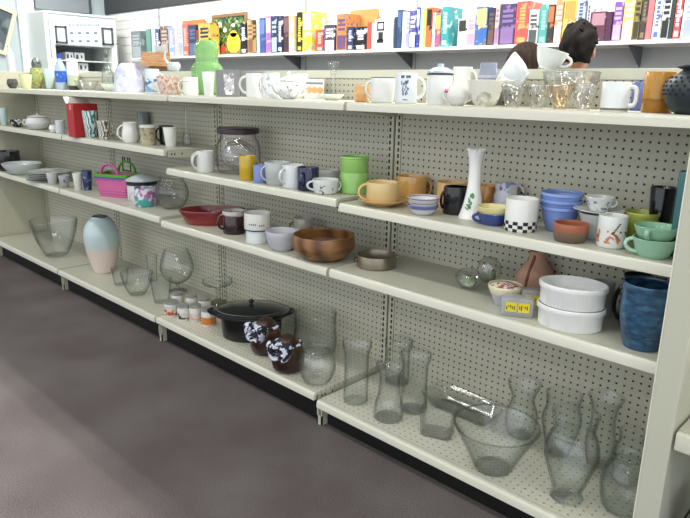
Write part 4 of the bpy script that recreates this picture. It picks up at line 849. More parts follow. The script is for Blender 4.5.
# ---- bottom deck, third bay
gs = V('glass_stand', 'low clear glass footed stand behind the white jars', 'stand', 218, 300, 279, 30, 'D3', [(.6, 0), (.6, .06), (.2, .15), (.2, .7), (.95, .85), (1, 1)], GD, smooth=2)
C = gs.C.copy(); gs.root.location.z += .0165
bm = bmesh.new(); lathe(bm, [(0, 0), (.069, 0), (.072, .003), (.072, .011), (.069, .014), (0, .014)], 40); tag(link('cutting_board', bm, plain('b3925f', .5, var=.15), None, Vector((C.x, C.y-.014, C.z))), 'round tan wooden board lying behind the white jars', 'board')
spots = [(172, 317, 299, 15, 'white jar with red print at the left front of the jar group'), (184, 321, 303, 13, 'white jar with black print second in front row of the jars'), (196, 322, 303, 13, 'white jar with pinkish print third in front row of the jars'), (209, 327, 306, 15, 'white jar with large orange label at front right of the jars'),
         (178, 308, 291, 12, 'silver capped white jar at the back left of the jar group'), (192, 312, 293, 12, 'silver capped white jar in the middle of the back row'), (205, 314, 296, 13, 'silver capped white jar behind the orange labelled jar')]
cols = ['b5523c', '3d3d42', 'cfa49a', 'd07a35', 'a9aaa8', 'b9b2a4', 'c9b59c']
for i, (px, yb, yt, w, l) in enumerate(spots):
    C, r, h, hd = place(px, yb, yt, w, 'D3', .9, .9)
    o = make('spice_jar', l, 'jar', C, r, h*.85, hd, [(.95, 0), (1, .06), (1, .9), (.85, 1)], ceramic('cfcfc8'), group='white printed jars', root=True)
    bm = bmesh.new(); lathe(bm, [(0, 0), (r*.95, 0), (r*.95, h*.13), (r*.85, h*.15), (0, h*.15)]); child(o, 'cap', bm, plain('b8b9b4', .3, .6), loc=(0, 0, h*.85+.003))
    bm = bmesh.new(); lathe(bm, [(r*.9, h*.12), (r+.0008, h*.12), (r+.0008, h*(.55 if i == 3 else .5)), (r*.9, h*.5)]); child(o, 'printed_label', bm, pattern('cfcabf' if i != 3 else 'cf7a36', [cols[i], cols[i]], 45, .52))
o = V('oval_roaster', 'black oval enamel roaster with glass lid and black knob', 'roaster', 252, 343, 301, 82, 'D3', [(.66, 0), (.71, .06), (.73, .3), (.75, .84), (.97, .93), (1, 1)], plain('08090a', .3, coat=.1), smooth=0, sy=.72, rot=-.1, t=.005, root=True)
RO = o
bm = bmesh.new(); lathe(bm, catmull([(0, 0), (o.r*.88, 0), (o.r*.86, .007), (o.r*.62, .02), (o.r*.3, .028), (0, .03)], 4), sy=.72); ld = child(o, 'lid', bm, plain('1d2124', .12, coat=.6), loc=(0, 0, o.h+.003), rot=(0, 0, side(o.hd, 0)-.1), label='glossy dark lid')
bm = bmesh.new(); lathe(bm, catmull([(0, .027), (.007, .027), (.006, .035), (.013, .042), (.011, .051), (0, .054)], 3)); link('knob', bm, black_m, ld)
bm = bmesh.new(); tube(bm, [(math.cos(a)*o.r*.84, math.sin(a)*o.r*.84*.72, .0095) for a in [2*PI*k/40 for k in range(40)]], .0022, 6, closed=True); link('lid_ring', bm, plain('8a8e90', .3, .8), ld)
for s in (-1, 1):
    bm = bmesh.new(); tube(bm, [(s*(o.r*.93), -.04, o.h*.97), (s*(o.r*1.0), -.027, o.h), (s*(o.r*1.04), 0, o.h), (s*(o.r*1.0), .027, o.h), (s*(o.r*.93), .04, o.h*.97)], .006, flat=1.5); child(o, 'handle', bm, plain('0d0e10', .25), rot=(0, 0, side(o.hd, 0)-.1))
cow, nt, b_ = new_mat('cow_print'); L = nt.links.new; v = coords(nt, 48.0)
n = nt.nodes.new('ShaderNodeTexNoise'); n.inputs['Scale'].default_value = .8; L(v, n.inputs['Vector'])
rr = nt.nodes.new('ShaderNodeMapRange'); rr.inputs[1].default_value = .49; rr.inputs[2].default_value = .51; L(n.outputs['Fac'], rr.inputs[0])
mx = nt.nodes.new('ShaderNodeMix'); mx.data_type = 'RGBA'; mx.inputs[6].default_value = lin('20222e'); mx.inputs[7].default_value = lin('d3d8e8'); L(rr.outputs[0], mx.inputs[0]); L(mx.outputs[2], b_.inputs['Base Color']); b_.inputs['Roughness'].default_value = .8
def bow_jar(px, yb, yt, w, label, kx):
    o = V('bow_jar', label, 'jar', px, yb, yt, w, 'D3', [(.6, 0), (.88, .1), (1, .35), (.96, .62), (.8, .82), (.6, .94), (.5, 1)], pattern('38231a', ['5a3520', '2a1912'], 22, .5, rough=.3), smooth=4, root=True, wav=.015, nw=10)
    a = side(o.hd, kx); M = Matrix.Translation((math.cos(a)*o.r*.98, math.sin(a)*o.r*.98, o.h*.84)) @ Matrix.Rotation(a+PI/2, 4, 'Z')
    bm = bmesh.new()
    for s in (-1, 1):
        for tl, up in ((.046, .026), (.042, -.012), (.036, -.042)):
            N = 10; pts = [(s*tl*math.sin(PI*i/N)*1.0 if i <= N else 0, 0, up*(i/N)+.014*math.sin(2*PI*i/N)) for i in range(N+1)]
            tube(bm, pts, [.007+.005*math.sin(PI*i/N) for i in range(N+1)], 8, flat=2.0)
    bmesh.ops.create_icosphere(bm, subdivisions=2, radius=.012)
    bmesh.ops.transform(bm, matrix=M, verts=bm.verts); b = child(o, 'bow', bm, cow, 'black and white spotted ribbon bow')
    bm = bmesh.new(); tube(bm, [(math.cos(q)*o.r*.78, math.sin(q)*o.r*.78, o.h*.86) for q in [2*PI*k/30 for k in range(30)]], .0055, 6, closed=True, flat=1.6); link('ribbon', bm, cow, b)
    bm = bmesh.new(); lathe(bm, [(0, 0), (o.r*.48, 0), (o.r*.45, .006), (o.r*.2, .011), (0, .012)]); child(o, 'stopper', bm, plain('35221a', .5), loc=(0, 0, o.h+.002))
bow_jar(266, 356, 318, 32, 'brown bottle with spotted bow standing against the black roaster', 230)
bow_jar(288, 376, 335, 34, 'brown bottle with spotted bow beside the round fishbowl', 240)
V('glass_jug', 'clear glass jar behind the brown bottles with bows', 'jar', 315, 358, 306, 44, 'D3', [(.85, 0), (.95, .05), (1, .3), (.95, .7), (.98, 1)], GG, smooth=2, t=.005)
V('fishbowl', 'round clear fishbowl at the front right corner of the raised deck', 'bowl', 317, 386, 343, 38, 'D3', [(.5, 0), (.78, .12), (1, .48), (.88, .8), (.74, .93), (.78, 1)], GG, smooth=4, t=.004)
# ---- bottom deck, nearest bay
V('cylinder_vase', 'clear fluted vase with a thick lip just right of the fishbowl', 'vase', 355.5, 406, 336, 30, 'D4', [(.78, 0), (.84, .03), (.82, .5), (.84, .8), (.96, .9), (1, .95), (1, 1)], GG, smooth=2, group=None, wav=.012, nw=18)
V('clear_vase', 'clear vase with narrow waist and wide base at the deck front', 'vase', 388, 424, 358, 31, 'D4', [(.9, 0), (1, .05), (.95, .25), (.72, .5), (.72, .82), (.9, .9), (.92, 1)], GG, smooth=3, t=.004)
V('clear_vase', 'clear straight vase behind the waisted vase and near the upright', 'vase', 397, 385, 335, 28, 'D4', [(.85, 0), (.88, .05), (.85, .75), (1, .86), (1, 1)], GG, smooth=2)
V('clear_vase', 'clear wide mouthed vase third from the upright', 'vase', 413, 415, 347, 31, 'D4', [(.85, 0), (.9, .05), (.82, .5), (.85, .8), (1, .9), (1, 1)], GG, smooth=2)
C, r, h, hd = place(437, 440, 396, 44, 'D4', .7, .7)
root = empty('square_vase', C, 'square clear glass block vase left of the wide glass bowl', 'vase', rotz=.35)
bm = bmesh.new(); tapered(bm, r*.72, r*.62, r*.8, r*.7, 0, h*.85, .005); link('body', bm, GG, root)
C = Vector(on(2, Z['D4'], 479, 402)); C.y = -.09
root = empty('glass_tray', C, 'clear crimped rectangular glass tray leaning on the back panel', 'tray', rotz=0)
bm = bmesh.new(); tapered(bm, .12, .045, .16, .075, 0, .055, .005); link('body', bm, glass('f5f8f6', 'b4beb9', 1.6, .09), root)
C, r, h, hd = place(491.5, 481, 405, 90, 'D4', .48, 1)
o = make('large_bowl', 'large flared clear glass bowl at the front of the deck', 'bowl', C, r, h, hd, [(.44, 0), (.47, .04), (.68, .45), (1, 1)], GG, smooth=1, t=.005, seg=64, root=True)
bm = bmesh.new(); tube(bm, [(math.cos(a)*(r-.002), math.sin(a)*(r-.002), h) for a in [2*PI*k/64 for k in range(64)]], .003, 6, closed=True); child(o, 'rim', bm, glass('b5c0bb', '7d8883', 1.5, .1))
V('clear_vase', 'clear bulbous vase with a wide lip behind the large bowl', 'vase', 519, 440, 376, 34, 'D4', [(.7, 0), (.9, .1), (1, .4), (.75, .62), (.72, .75), (.95, .93), (1, 1)], GG, smooth=4)
V('ginger_vase', 'clear ginger jar vase behind the largest urn vase', 'vase', 557, 458, 387, 42, 'D4', [(.55, 0), (.6, .05), (.9, .4), (1, .6), (.85, .8), (.9, 1)], GG, smooth=4)
V('urn_vase', 'largest clear urn vase with a foot, front of the deck', 'vase', 565, 505.5, 404, 58, 'D4', [(.56, 0), (.62, .025), (.55, .1), (.72, .25), (.97, .48), (1, .6), (.88, .74), (.76, .82), (.86, 1)], glass('f3f7f6', '98a5a2', 1.3, .06), smooth=4, t=.005, seg=64)
V('clear_vase', 'clear tall vase with a flared lip behind the urn vase', 'vase', 597, 466, 390, 38, 'D4', [(.55, 0), (.7, .06), (.85, .35), (.7, .62), (.75, .85), (1, 1)], GG, smooth=4)
V('clear_jar', 'clear glass jar against the end panel behind the front jar', 'jar', 625, 486, 426, 34, 'D4', [(.8, 0), (1, .1), (1, .6), (.8, .8), (.85, 1)], GG, smooth=3)
V('round_vase', 'clear round vase at the front right beside the end panel', 'vase', 620, 517, 448, 54, 'D4', [(.6, 0), (.85, .1), (1, .45), (.85, .75), (.62, .92), (.66, 1)], glass('f3f7f6', '98a5a2', 1.3, .06), smooth=4, t=.005)
# beyond the end panel
P = on(2, .131, 700, 520)
make('blue_pot', 'blue speckled pot on the bottom deck beyond the end panel', 'pot', Vector((1.43, -.31, .1312)), .10, .16, heading(Vector((1.43, -.3, 0))), ROUND, pattern('3c4fa0', ['8fa0e0', '27336e'], 60, .5), smooth=4, t=.005)
# scraps on the carpet
for i, (px, py, l) in enumerate(((214, 364, 'white paper scrap on the carpet below the roaster'), (207, 360, 'tiny white paper scrap left of the larger one on the carpet'), (321, 424, 'white speck of paper by the rack foot on the carpet'))):
    P = on(2, .0, px, py); bm = bmesh.new(); bmesh.ops.create_icosphere(bm, subdivisions=1, radius=1)
    bmesh.ops.scale(bm, vec=(.014-.003*i, .009, .003), verts=bm.verts); 
    for v in bm.verts: v.co.z += .003
    tag(link('paper_scrap', bm, plain('d9dadb', .7), None, P, (0, 0, i*.9), smooth=False), l, 'paper')
# ---------------------------------------------------------------- far wall: books
SH = 2.0
def zs(px): return on(1, SH, px, 55.6-(px-132)*.0253).z
ZB = 1.626
root = empty('wall_shelf', (-2.6, SH, ZB), 'long white wall shelf carrying the row of books', 'shelf')
bm = bmesh.new(); box(bm, -3.2, 5, -.005, YW-SH-.001, -.022, 0, bev=.002); link('board', bm, plain('eeeeec', .35, var=.02), root, smooth=False)
for px in (300, 412, 640):
    x = on(1, YW, px, 55).x+2.6
    bm = bmesh.new(); pr = [(YW-SH-.002, -.0225), (.03, -.0225), (YW-SH-.002, -.14)]
    A = [bm.verts.new((x, p[0], p[1])) for p in pr]; B = [bm.verts.new((x+.012, p[0], p[1])) for p in pr]
    bm.faces.new(A); bm.faces.new(B)
    for i in range(3): bm.faces.new((A[i], A[(i+1) % 3], B[(i+1) % 3], B[i]))
    link('bracket', bm, plain('5d6164', .5), root, smooth=False)
for i, px in enumerate((160, 305, 415, 640)):
    x = on(1, YW-.01, px, 40).x
    bm = bmesh.new(); box(bm, x-.012, x+.012, YW-.016, YW-.0015, .3, 2.19)
    tag(link('wall_standard', bm, plain('9aa0a4', .4), smooth=False), ['slotted metal wall strip near the corner behind the first books', 'slotted metal wall strip behind the yellow covered book', 'slotted metal wall strip near the dark blue book', 'slotted metal wall strip behind the right hand books'][i], 'wall strip', 'metal shelf strips on the wall')
def book(px0, px1, ytop, col, label, title=None, depth=.17, h=None, cover=None, face=False, pos=None, style=0, back=0):
    x0 = on(1, SH+.03+back, px0, 50).x; x1 = on(1, SH+.03+back, px1, 50).x
    ht = h or max(.1, min(.34, on(1, SH+.03+back, (px0+px1)/2, ytop).z - ZB))
    wd = max(.008, x1-x0-.0025); y0 = SH+.03+back+random.uniform(-.006, .006); dp = min(depth, YW-.02-y0)
    root = empty('book', (x0+.001, y0, ZB+.0005), label, 'book', 'books on the wall shelf')
    bm = bmesh.new(); t = min(.003, wd*.12)
    box(bm, 0, t, 0, dp, 0, ht); box(bm, wd-t, wd, 0, dp, 0, ht); box(bm, t, wd-t, 0, t, 0, ht)
    def soft(c, f=.2):
        v = [int(c[i:i+2], 16) for i in (0, 2, 4)]; g = sum(v)/3; return ''.join('%02x' % int(x*(1-f)+g*f*.95) for x in v)
    col = soft(col); title = soft(title) if title else None
    link('cover', bm, plain(col, .35, var=.05) if not title else pattern(col, [title, soft(col, .9)], 17+len(label) % 9, .57, rough=.35), root, smooth=False)
    bm = bmesh.new(); box(bm, t, wd-t, t, dp-.003, .003, ht-.004); link('pages', bm, plain('e6e0cf', .8), root, smooth=False)
    if title:
        bm = bmesh.new(); rg = random.Random(hash(label) % 1000 if False else len(label)*7+int(px0))
        if style == 0:
            z = ht*.86; lo = ht*rg.uniform(.3, .45)
            while z > lo:
                l = rg.uniform(.010, .02); box(bm, wd*.28, wd*.72, -.0007, .0004, z-l, z); z -= l+.006
            b2 = bmesh.new(); box(b2, wd*.2, wd*.8, -.0007, .0004, ht*.06, ht*.06+min(.03, ht*.15)); link('spine_label', b2, plain(title, .4), root, smooth=False)
        elif style == 1:
            box(bm, wd*.08, wd*.92, -.0007, .0004, ht*.55, ht*.95); 
        elif style == 2:
            b2 = bmesh.new(); box(b2, wd*.08, wd*.92, -.0007, .0004, ht*.04, ht*.42); link('spine_label', b2, plain(title, .4), root, smooth=False)
            for q in range(3): box(bm, wd*.15, wd*.85, -.0007, .0004, ht*(.55+.12*q), ht*(.62+.12*q))
        link('spine_title', bm, plain(title, .4), root, smooth=False)
    return root, wd, ht, dp
B = [
(132, 141.5, 31, '6f7f88', 'grey blue book standing alone at the left end of the wall shelf', 'a5b0b4', 2),
(147, 151.5, 29, '5f9c8c', 'teal green book with bare spine left of the pale blue one', None, 0),
(152, 156.2, 25, 'a9c4e6', 'pale blue tall book behind the tan wooden box', 'e6eef7', 0),
(156.4, 160.4, 29, '2f4478', 'dark blue book with white bits left of the brown patterned book', 'dfe3ee', 0),
(161, 168.5, 26, '6d5047', 'brown patterned book above the tan wooden box', 'c2a993', 2),
(169, 175, 26.5, '8f9fd0', 'lavender blue book right of the brown patterned book', 'c0c8e6', 0),
(175.4, 178.6, 25, 'd6b8b8', 'thin pinkish book left of the white and blue book', None, 0),
(178.8, 183, 21, 'eef0f2', 'white spined book with a blue foot beside the red one', '8fb2e0', 2),
(183.4, 188.8, 24, 'd9605a', 'coral red book in front of the brown board', 'f0b0a0', 0),
(189.2, 196.6, 25, '26345c', 'navy blue book right of the coral red book', '5a6a95', 2),
(196.9, 199.2, 30, '8c3a35', 'thin red brown book beside the yellow and navy cover', None, 0),
(199.6, 211, 23, 'e6b93a', 'book with a yellow top and navy lower cover beside the framed picture', '26304e', 2),
(240.5, 247, 23, '1c1c22', 'black book with white lettering just right of the framed picture', 'e8e8ea', 0),
(247.4, 253, 20, 'd8a662', 'tan orange book right of the black lettered one', '8a5a3a', 2),
(253.3, 257, 20, '3a2c24', 'dark brown narrow book before the pale aqua one', 'b08a5c', 2),
(257.2, 259.6, 17, 'd6ecec', 'thin pale aqua book beside the bright blue one', None, 0),
(260, 265, 18, '2f4fa0', 'bright blue book left of the purple one', '5c78bb', 1),
(265.3, 270.8, 16, '9a62b2', 'purple book with yellowish picture', 'd9b7a6', 1),
(271.2, 277.2, 16, '27345e', 'navy book with pale blue squares right of the purple book', '9fb8da', 2),
(277.6, 282.6, 16, '222a52', 'dark navy book with white vertical title', 'e6e9f2', 0),
(283, 289, 16, '4a2e3a', 'maroon brown book before the cream yellow one', '7a525c', 1),
(289.4, 294.6, 15.5, 'ead582', 'cream yellow book left of the black and yellow spine', 'f4efdc', 2),
(296.4, 301.8, 10.5, '26282a', 'black spine with yellow title and grey top', 'd8cf3c', 0),
(316, 323.5, 30, 'd2403c', 'short red book leaning on the big yellow cover', 'e8a79c', 0),
(324.4, 335, 25, '4a4262', 'dark violet picture book with white foot', 'e6e6ec', 2),
(336.5, 346.5, 14, 'cf7f3c', 'orange brown tall book left of the tan board', '6a4674', 2),
(347, 353, 27, '2c3a68', 'navy short book left of the black short book', 'b7c0dc', 0),
(353.5, 366.6, 27, '151b20', 'black short book with white title in front of tan board', 'd6d9dc', 0),
(367, 370.8, 22.5, 'd94a3f', 'red narrow book left of the cream one', None, 0),
(371, 373.8, 23, 'eadfc0', 'thin cream book beside the white picture cover', None, 0),
(393.2, 396.2, 17, '2b3c58', 'thin navy book right of the white picture cover', None, 0),
(396.4, 401, 10, '2a4378', 'tall navy blue book before the thin white ones', '45619a', 1),
(401.4, 405, 12, 'eef0f2', 'white thin book between navy and lavender spines', None, 0),
(405.2, 408.8, 13, 'b9bfe0', 'pale lavender thin book', '8f98c8', 2),
(409, 415.2, 11, '4c4a9c', 'indigo book with a white label near its foot', 'dfe2f2', 2),
(415.6, 418.6, 7.5, '2b36a8', 'tall thin deep blue book with a white dot', 'e6e8f6', 1),
(418.8, 421.8, 8, '9ccfe0', 'thin sky blue book beside the yellow spine', None, 0),
(422, 425, 8.5, 'e9d95a', 'thin yellow book left of the black topped orange book', None, 0),
(425.3, 431, 7.5, 'd9652f', 'orange book with a black top', '221f22', 1),
(431.2, 434, 13, 'f0d6dc', 'thin pale pink book', None, 0),
(434.2, 439.6, 14, 'd2417a', 'magenta book with yellow and purple patches', 'edd04a', 1),
(440.2, 447.4, 7, '1f9da6', 'large turquoise book with a barred spine and blue cover', 'bfeef0', 0),
(456.5, 465, 19, 'ecebe2', 'white book with a dark photo near its top', '2e3432', 1),
(465.4, 473.6, 16, 'ecb9b4', 'pink and white patterned book', 'd98ab2', 2),
(474, 485.6, 7, '2c63b8', 'bright blue book with gold emblem and white foot', 'e6c46a', 1),
(486, 492.6, 8, '26284a', 'midnight blue book with brown lower half', '6a4c3c', 2),
(493, 497, 3.5, 'd8b896', 'tan narrow tall book before the dark violet cover', '9c6ab0', 2),
(497.4, 512.6, 4, '3c2f66', 'dark violet wide book with colourful cover', '7f5f9c', 2),
(513, 526, 1.5, 'd8453f', 'large red book with orange spine lettering and a white badge', 'ee9a4a', 0),
(526.6, 536, 10, 'd4d8da', 'pale grey book with a dark picture right of the large red one', '4a5054', 2),
(536.4, 544.6, 5, '3fa59a', 'teal green book above the brown haired head', '86d0c4', 0),
(545, 551.6, 5, '2c302a', 'dark green black book with an orange patch', 'c8663a', 1),
(552, 559.4, 0, 'e28a4c', 'orange book with red and white lower half', 'efe6e6', 2),
(560, 572.4, -1, 'ecd64e', 'bright yellow book with orange title left of the dark haired head', 'd9923a', 1),
(573, 581.6, -3, 'a9bfdf', 'pale blue book with dark lettering above the dark haired head', '4a5a8a', 0),
(587.5, 602.6, 12, '5e2840', 'maroon wide book right of the dark haired head', 'a8788a', 1),
(603, 609, 12, '4a2440', 'dark plum narrow book beside the purple one', None, 0),
(609.4, 618.6, 2, '7a3fa6', 'purple book with a pale violet foot', 'b79ad2', 2),
(619, 629.6, -3, 'ecd24a', 'golden yellow thick book near the right of the shelf', 'e8e2c8', 2),
(630, 636, -4, '8a7a34', 'olive brown book right of the golden yellow one', '3a3428', 2),
(636.3, 642.6, -4, '3c3430', 'dark brown book before the coral pink one', '7d6a50', 0),
(643, 648.8, -5, 'e0686e', 'coral pink book left of the white lettered one', None, 0),
(649.2, 657, -5, 'f0f1f2', 'white book with blue vertical lettering', '4468b8', 0),
(657.4, 665.6, -6, 'b7bfc2', 'light grey book with a black foot', '23272a', 2),
(666, 669.6, -6, '2c3a34', 'thin dark green book beside the red lettered spine', None, 0),
(670, 677, -7, 'c9373c', 'red book with white vertical lettering at the right end', 'f2e6e4', 0),
(677.6, 700, -7, 'eceeee', 'wide white book at the right edge with a blue patch', '8d9cc8', 2),
]
for (a, b_, y, c, l, t, s) in B: book(a, b_, y, c, l, t, style=s, depth=.115 if a in (199.6, 240.5) else .17)
book(302, 311, 10.5, 'e6d832', 'large book with pale blue photo spine and yellow cover', 'b7cbe0', .2, style=1)
book(583, 587, 0, 'c9c6d2', 'pale violet book with dark slanting stripes beside the dark haired head', '5a5266', style=0)
# boards standing behind / front-facing
def board(px0, px1, ytop, y, col, label, name, cat, t=.02, mat=None):
    x0 = on(1, y, px0, 40).x; x1 = on(1, y, px1, 40).x; ht = on(1, y, (px0+px1)/2, ytop).z-ZB
    o = empty(name, (x0, y, ZB+.0005), label, cat)
    return o, x1-x0, ht
o, w_, h_ = board(183, 205, 20, YW-.035, 'a', 'brown board standing behind the coral red and navy books', 'wooden_board', 'board')
bm = bmesh.new(); box(bm, 0, w_, 0, .012, 0, h_, bev=.002); link('panel', bm, plain('a8733f', .5, var=.1), o, smooth=False)
o, w_, h_ = board(350, 377, 9.5, YW-.035, 'a', 'tan brown board standing behind the short black book', 'wooden_board', 'board')
bm = bmesh.new(); box(bm, 0, w_, 0, .012, 0, h_, bev=.002); link('panel', bm, plain('b5884e', .5, var=.08), o, smooth=False)
o, w_, h_ = board(374.6, 392.8, 19, SH+.05, 'a', 'white book facing out with a black framed picture on its cover', 'book', 'book')
o['group'] = 'books on the wall shelf'
bm = bmesh.new(); box(bm, 0, w_, 0, .02, 0, h_, bev=.001); link('cover', bm, plain('eeeeec', .4), o, smooth=False)
bm = bmesh.new(); x = w_*.1; 
for a, b_, c, d in ((.12, .52, .86, .92), (.12, .52, .62, .68), (.12, .19, .62, .92), (.45, .52, .62, .92), (.2, .46, .3, .58), (.12, .5, .22, .34)): box(bm, w_*a, w_*b_, -.001, .001, h_*c, h_*d)
link('cover_picture', bm, plain('2c2c33', .4), o, smooth=False)
bm = bmesh.new(); box(bm, w_*.08, w_*.75, -.001, .001, h_*.05, h_*.2); link('pink_strip', bm, plain('d9b3a6', .4), o, smooth=False)
# framed flower picture
o, w_, h_ = board(212, 246.5, 13.5, SH+.16, 'a', 'wood framed picture of white flowers in a yellow vase', 'framed_picture', 'picture')
bm = bmesh.new(); fwid = .03
box(bm, 0, w_, 0, .025, 0, fwid); box(bm, 0, w_, 0, .025, h_-fwid, h_); box(bm, 0, fwid, 0, .025, fwid, h_-fwid); box(bm, w_-fwid, w_, 0, .025, fwid, h_-fwid)
link('frame', bm, plain('8a6748', .5, var=.1), o, smooth=False)
bm = bmesh.new(); box(bm, fwid, w_-fwid, .008, .016, fwid, h_-fwid); pc = link('canvas', bm, pattern('3f5a34', ['24381f', '86a263'], 30, .5), o, smooth=False)
def disc(bm, x, z, rx, rz):
    n = 16; bm.faces.new([bm.verts.new((x+rx*math.cos(2*PI*k/n), .0072, z+rz*math.sin(2*PI*k/n))) for k in range(n)])
bm = bmesh.new()
for x, z, r in ((.22, .76, .07), (.38, .62, .055), (.16, .52, .065), (.62, .72, .045), (.72, .8, .03)): disc(bm, x*w_, z*h_, r*w_, r*h_)
link('white_flower', bm, plain('e6ecd8', .6), pc, smooth=False)
bm = bmesh.new(); disc(bm, .62*w_, .3*h_, .2*w_, .25*h_); disc(bm, .62*w_, .52*h_, .1*w_, .08*h_); k = link('painted_vase', bm, plain('e8c33a', .6), pc, smooth=False)
bm = bmesh.new(); disc(bm, .3*w_, .16*h_, .1*w_, .09*h_); link('red_fruit', bm, plain('c9472f', .6), pc, smooth=False)

# ---------------------------------------------------------------- far left: white cabinet on the left wall
XM = -6.25
ya = on(0, XM, 46, 40).y; yb_ = on(0, XM, 117, 40).y; zt = on(0, XM, 60, 11.5).z; 
def zz(px, py): return on(0, XM, px, py).z
root = empty('white_cabinet', (XM, ya, 0), 'white cabinet with two dark framed notices above an open shelf, far left', 'cabinet')
wy = yb_-ya
cw_ = plain('e6ebe8', .35, var=.02)
zo = zz(85, 46)   # top of the opening
z_ob = .95
yo0 = on(0, XM, 57, 60).y-ya; yo1 = on(0, XM, 113, 60).y-ya
bm = bmesh.new()
box(bm, -.55, 0, 0, yo0, 0, zt, bev=.012); box(bm, -.55, 0, yo1, wy, 0, zt, bev=.012); box(bm, -.55, -.001, yo0-.012, yo1+.012, zo, zt-.001); box(bm, -.55, -.001, yo0-.012, yo1+.012, 0, z_ob); box(bm, -.55, -.52, yo0-.01, yo1+.01, z_ob, zo)
link('body', bm, cw_, root, smooth=False)
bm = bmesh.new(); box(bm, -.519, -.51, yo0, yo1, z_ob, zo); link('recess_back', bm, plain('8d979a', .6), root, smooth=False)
def mq(px0, px1, py0, py1, d0, d1, bm):
    box(bm, d0, d1, on(0, XM, px0, 35).y-ya, on(0, XM, px1, 35).y-ya, zz((px0+px1)/2, py1), zz((px0+px1)/2, py0))
bm = bmesh.new(); mq(49, 117, 15.5, 16.6, -.004, .006, bm); mq(49, 50.2, 16, 58, -.004, .006, bm); link('front_trim', bm, plain('9aa6a8', .4), root, smooth=False)
bm = bmesh.new(); mq(54, 112, 22, 45, -.004, .004, bm); sp_ = link('sign_panel', bm, plain('d9e2e8', .4), root, smooth=False)
bm = bmesh.new(); rg = random.Random(8)
for i in range(20): x = 68+i*1.6; mq(x, x+rg.uniform(.7, 1.3), 24.2, 26, .003, .006, bm)
link('heading_lettering', bm, plain('8f9aa8', .5), sp_, smooth=False)
bm = bmesh.new()
for i in range(4):
    for j in range(2): x = 70+i*8; y = 32+j*8; mq(x, x+3, y, y+2.2, .003, .006, bm)
link('small_symbol', bm, plain('76828c', .5), sp_, smooth=False)
for (a, b_, l) in ((55, 66.5, 'left notice'), (101.5, 112.5, 'right notice')):
    bm = bmesh.new(); y0, y1 = (26, 43) if a < 80 else (28, 45)
    mq(a, b_, y0, y0+1.6, .003, .02, bm); mq(a, b_, y1-1.6, y1, .003, .02, bm); mq(a, a+1.7, y0, y1, .003, .02, bm); mq(b_-1.7, b_, y0, y1, .003, .02, bm)
    k = link('notice_frame', bm, plain('4d555b', .4), root, smooth=False)
    bm = bmesh.new(); mq(a+1.6, b_-1.6, y0+1.5, y1-1.5, .002, .008, bm); link('notice_sheet', bm, plain('edf2f4', .5), k, smooth=False)
bm = bmesh.new()
zsh = [zz(82, 60.5), zz(82, 71)]
for q in zsh: box(bm, -.5, -.05, yo0+.001, yo1-.001, q-.012, q)
k = link('inner_shelf', bm, cw_, root, smooth=False)
wb = plain('e4e8ea', .5); bl = plain('4a5560', .5)
n_ = 0
bl_lab = ['white printed box on the upper inner shelf of the cabinet, left', 'white printed box on the upper inner shelf of the cabinet, right', 'white printed box on the lower inner shelf of the cabinet, left', 'white printed box on the lower inner shelf of the cabinet, right']
for r_, q in enumerate(zsh):
    for px0, px1 in ((72+r_*4, 80+r_*4), (81+r_*3, 91+r_*3)):
        y0 = on(0, XM, px0, 60).y; y1 = on(0, XM, px1, 60).y
        e = empty('printed_box', (XM-.25, y0, q+.001), bl_lab[n_], 'box', 'printed boxes in the white cabinet'); n_ += 1
        bm = bmesh.new(); box(bm, -.09, .09, 0, y1-y0-.005, 0, .095, bev=.002); link('carton', bm, wb, e, smooth=False)
        bm = bmesh.new(); box(bm, .089, .0912, (y1-y0)*.12, (y1-y0)*.35, .02, .07); box(bm, .089, .0912, (y1-y0)*.6, (y1-y0)*.75, .03, .065); link('printed_mark', bm, bl, e, smooth=False)
# grey panel over the cabinet, picture frame on the left wall
y0 = on(0, -6.84, 34.5, 5).y; y1 = on(0, -6.84, 88, 5).y; z0 = on(0, -6.84, 60, 11).z
o = empty('wall_panel', (-6.85, y0, z0), 'grey framed panel on the wall above the white cabinet', 'panel')
bm = bmesh.new(); box(bm, .001, .03, 0, y1-y0, 0, .6); link('panel', bm, plain('868d93', .5, var=.03), o, smooth=False)
bm = bmesh.new(); box(bm, .001, .04, -.03, 0, 0, .6); box(bm, .001, .04, y1-y0, y1-y0+.03, 0, .6); link('frame', bm, plain('4c5257', .5), o, smooth=False)
Pc = on(0, -6.80, -7, 26)
o = empty('wall_picture', (-6.84, Pc.y, Pc.z), 'gold green picture frame hanging tilted at the far left wall', 'picture')
fr = bmesh.new(); H2, W2, T2 = .27, .22, .045
box(fr, 0, .03, -W2, W2, -H2, -H2+T2); box(fr, 0, .03, -W2, W2, H2-T2, H2); box(fr, 0, .03, -W2, -W2+T2, -H2+T2, H2-T2); box(fr, 0, .03, W2-T2, W2, -H2+T2, H2-T2)
k = link('frame', fr, plain('d2d2b6', .4, .1), o, rot=(-.34, 0, 0), smooth=False)
bm = bmesh.new(); box(bm, .003, .012, -W2+T2, W2-T2, -H2+T2, H2-T2); link('picture', bm, pattern('4e5a60', ['39444b', '6d7a80'], 6, .5), o, rot=(-.34, 0, 0), smooth=False)
